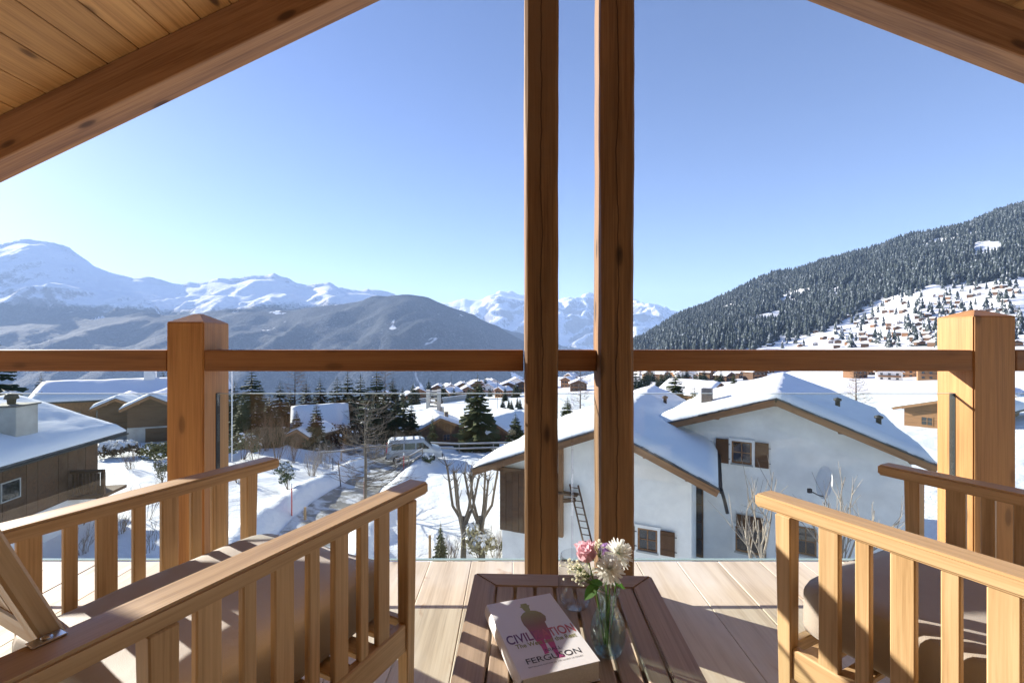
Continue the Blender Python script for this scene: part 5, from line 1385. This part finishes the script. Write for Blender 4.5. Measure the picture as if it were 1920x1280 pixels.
for k_ in range(34):
    px = (1192 + 8 * k_) if k_ < 24 else (1585 + 17 * (k_ - 24)); pyt = 686 + (k_ * 13) % 17
    spruce(px, pyt, 210 + (k_ * 37) % 170, k_ % 4, 'conifer among the roofs behind the white house', 'trees behind the white house', 1.3)
for k_ in range(16):
    spruce(735 + 16 * k_ + (k_ % 3) * 4, 716 + (k_ * 7) % 14, 190 + (k_ * 29) % 120, k_ % 4, 'dark tree between the roofs of the valley village', 'valley village trees', 1.3)
# small sparse conifer near the pollards
spruce(826, 975, 20.8, 3, 'ragged little conifer in the snow next to a stake', None, .9)
def bare_tree(name, px, pyb, pyt, seed, label, mat, kind):
    p = ground_at(px, pyb) ; hgt = (pyb - pyt) * p.y / F; rr = random.Random(seed); tb = Tubes(); t2 = Tubes()
    t = empty(name, p, 0, label, 'tree')
    if kind == 'larch':
        tb.tube([(0, 0, -.3), (.02, 0, hgt * .4), (-.03, .02, hgt * .8), (0, 0, hgt)], [.10, .085, .045, .01], 8)
        for k in range(64):
            z = hgt * (.16 + .82 * k / 64); L = (1 - .62 * k / 64) * hgt * .36 * rr.uniform(.6, 1.15); a = rr.uniform(0, 6.28)
            bare(t2, Vector((0, 0, z)), (math.cos(a), math.sin(a), rr.uniform(-.1, .25)), L, .026, 2, rr, .42, .12, 4)
    else:
        hk = hgt * .45
        tb.tube([(0, 0, -.4), (.05, 0, hk * .5), (-.03, .02, hk)], [.15, .125, .11], 9)
        for k in range(kind):
            a = 6.283 * k / kind + rr.uniform(-.3, .3); d = Vector((math.cos(a) * .5, math.sin(a) * .35, 0))
            zt = hgt * rr.uniform(.82, .98); tip = Vector((d.x * hgt * .34, d.y * hgt * .34, zt))
            tb.tube([(0, 0, hk * rr.uniform(.55, .95)), Vector((d.x * hgt * .22, d.y * hgt * .22, hk * 1.25)), tip * .96, tip], [.085, .065, .05, .062], 7)
            for j in range(11):
                dd_ = Vector((rr.gauss(0, .45), rr.gauss(0, .45), rr.uniform(.4, 1))).normalized(); L = rr.uniform(.2, .75)
                t2.tube([tip, tip + dd_ * L * .6, tip + dd_ * L + Vector((0, 0, .05))], [.018, .012, .005], 4)
            for j in range(3):
                q = Vector((d.x * hgt * .22, d.y * hgt * .22, hk * 1.25)).lerp(tip, rr.uniform(.2, .9)); dd_ = Vector((rr.gauss(0, .6), rr.gauss(0, .6), .7)).normalized()
                t2.tube([q, q + dd_ * .3, q + dd_ * .45 + Vector((0, 0, .1))], [.022, .016, .008], 4)
    ob('trunk', tb.mesh('trunk', [mat]), None, t); ob('branches', t2.mesh('branches', [mat]), None, t); return t
bare_tree('larch_tree', 685, 952, 752, 31, 'bare young larch standing at the inside of the lane', BARKG, 'larch')
bare_tree('pollard_tree', 868, 1050, 872, 32, 'pollarded bare tree with a forked crown next to the stake', BARKG, 6)
bare_tree('pollard_tree', 902, 1052, 866, 33, 'pollarded bare tree rising in front of the snowy hedge', BARKG, 5)
def near_pollard(px, pyb, pyt, D, seed, label, n):
    p = gp(px, D); top = EYE - (pyt - 640) * D / F; hgt = top - p.z; rr = random.Random(seed)
    t = empty('pollard_tree', p, 0, label, 'tree'); tb = Tubes(); t2 = Tubes()
    tb.tube([(0, 0, -.3), (.04, 0, hgt * .35), (0, .03, hgt * .62)], [.13, .11, .09], 8)
    for k in range(n + 2):
        a = 6.283 * k / (n + 2) + rr.uniform(-.3, .3)
        bare(t2, Vector((0, 0, hgt * rr.uniform(.45, .6))), (math.cos(a) * .45, math.sin(a) * .3, 1), hgt * rr.uniform(.26, .40), .045, 2, rr, .38, .22, 6)
    ob('trunk', tb.mesh('trunk', [TWIGL]), None, t); ob('branches', t2.mesh('branches', [TWIGL]), None, t)
near_pollard(1428, 0, 950, 13.2, 41, 'pale pollarded tree in front of the white house windows', 4)
near_pollard(1572, 0, 925, 13.6, 42, 'pale pollarded tree under the satellite dish', 5)
# russet larches
def far_larch(px, pyt, D, seed, label):
    p = gp(px, D); hgt = EYE - (pyt - 640) * D / F - p.z; rr = random.Random(seed); tb = Tubes(); t2 = Tubes()
    tb.tube([(0, 0, -.3), (0, 0, hgt)], [.16, .02], 6)
    for k in range(60):
        z = hgt * (.15 + .83 * k / 60); L = (1 - .8 * k / 60) * hgt * .28 * rr.uniform(.6, 1.1); a = rr.uniform(0, 6.28)
        bare(t2, Vector((0, 0, z)), (math.cos(a), math.sin(a), .1), L, .03, 2, rr, .4, .1, 3)
    t = empty('larch_tree', p, 0, label, 'tree'); ob('trunk', tb.mesh('trunk', [BARK]), None, t); ob('branches', t2.mesh('branches', [TWIG]), None, t)
far_larch(553, 684, 60, 51, 'russet leafless larch rising above the spruce clump')
far_larch(722, 690, 64, 52, 'leafless brown larch behind the right end of the spruces')
far_larch(1605, 688, 70, 53, 'bare brown larch behind the big white roof')
far_larch(1088, 690, 66, 54, 'bare larch seen between the hewn posts')
# ------------------------------------------------------------------ the air between here and the mountains
m = bpy.data.materials.new('haze'); m.use_nodes = True; nt = m.node_tree
for n_ in list(nt.nodes):
    if n_.type != 'OUTPUT_MATERIAL': nt.nodes.remove(n_)
pv = nt.nodes.new('ShaderNodeVolumePrincipled'); pv.inputs['Color'].default_value = (.48, .67, 1.0, 1); pv.inputs['Density'].default_value = 5.2e-5; pv.inputs['Anisotropy'].default_value = .0
nt.links.new(pv.outputs[0], nt.nodes['Material Output'].inputs['Volume'])
hz = block('haze', -43000, 43000, -400, 21000, -1800, 2350, m); tag(hz, kind='stuff')
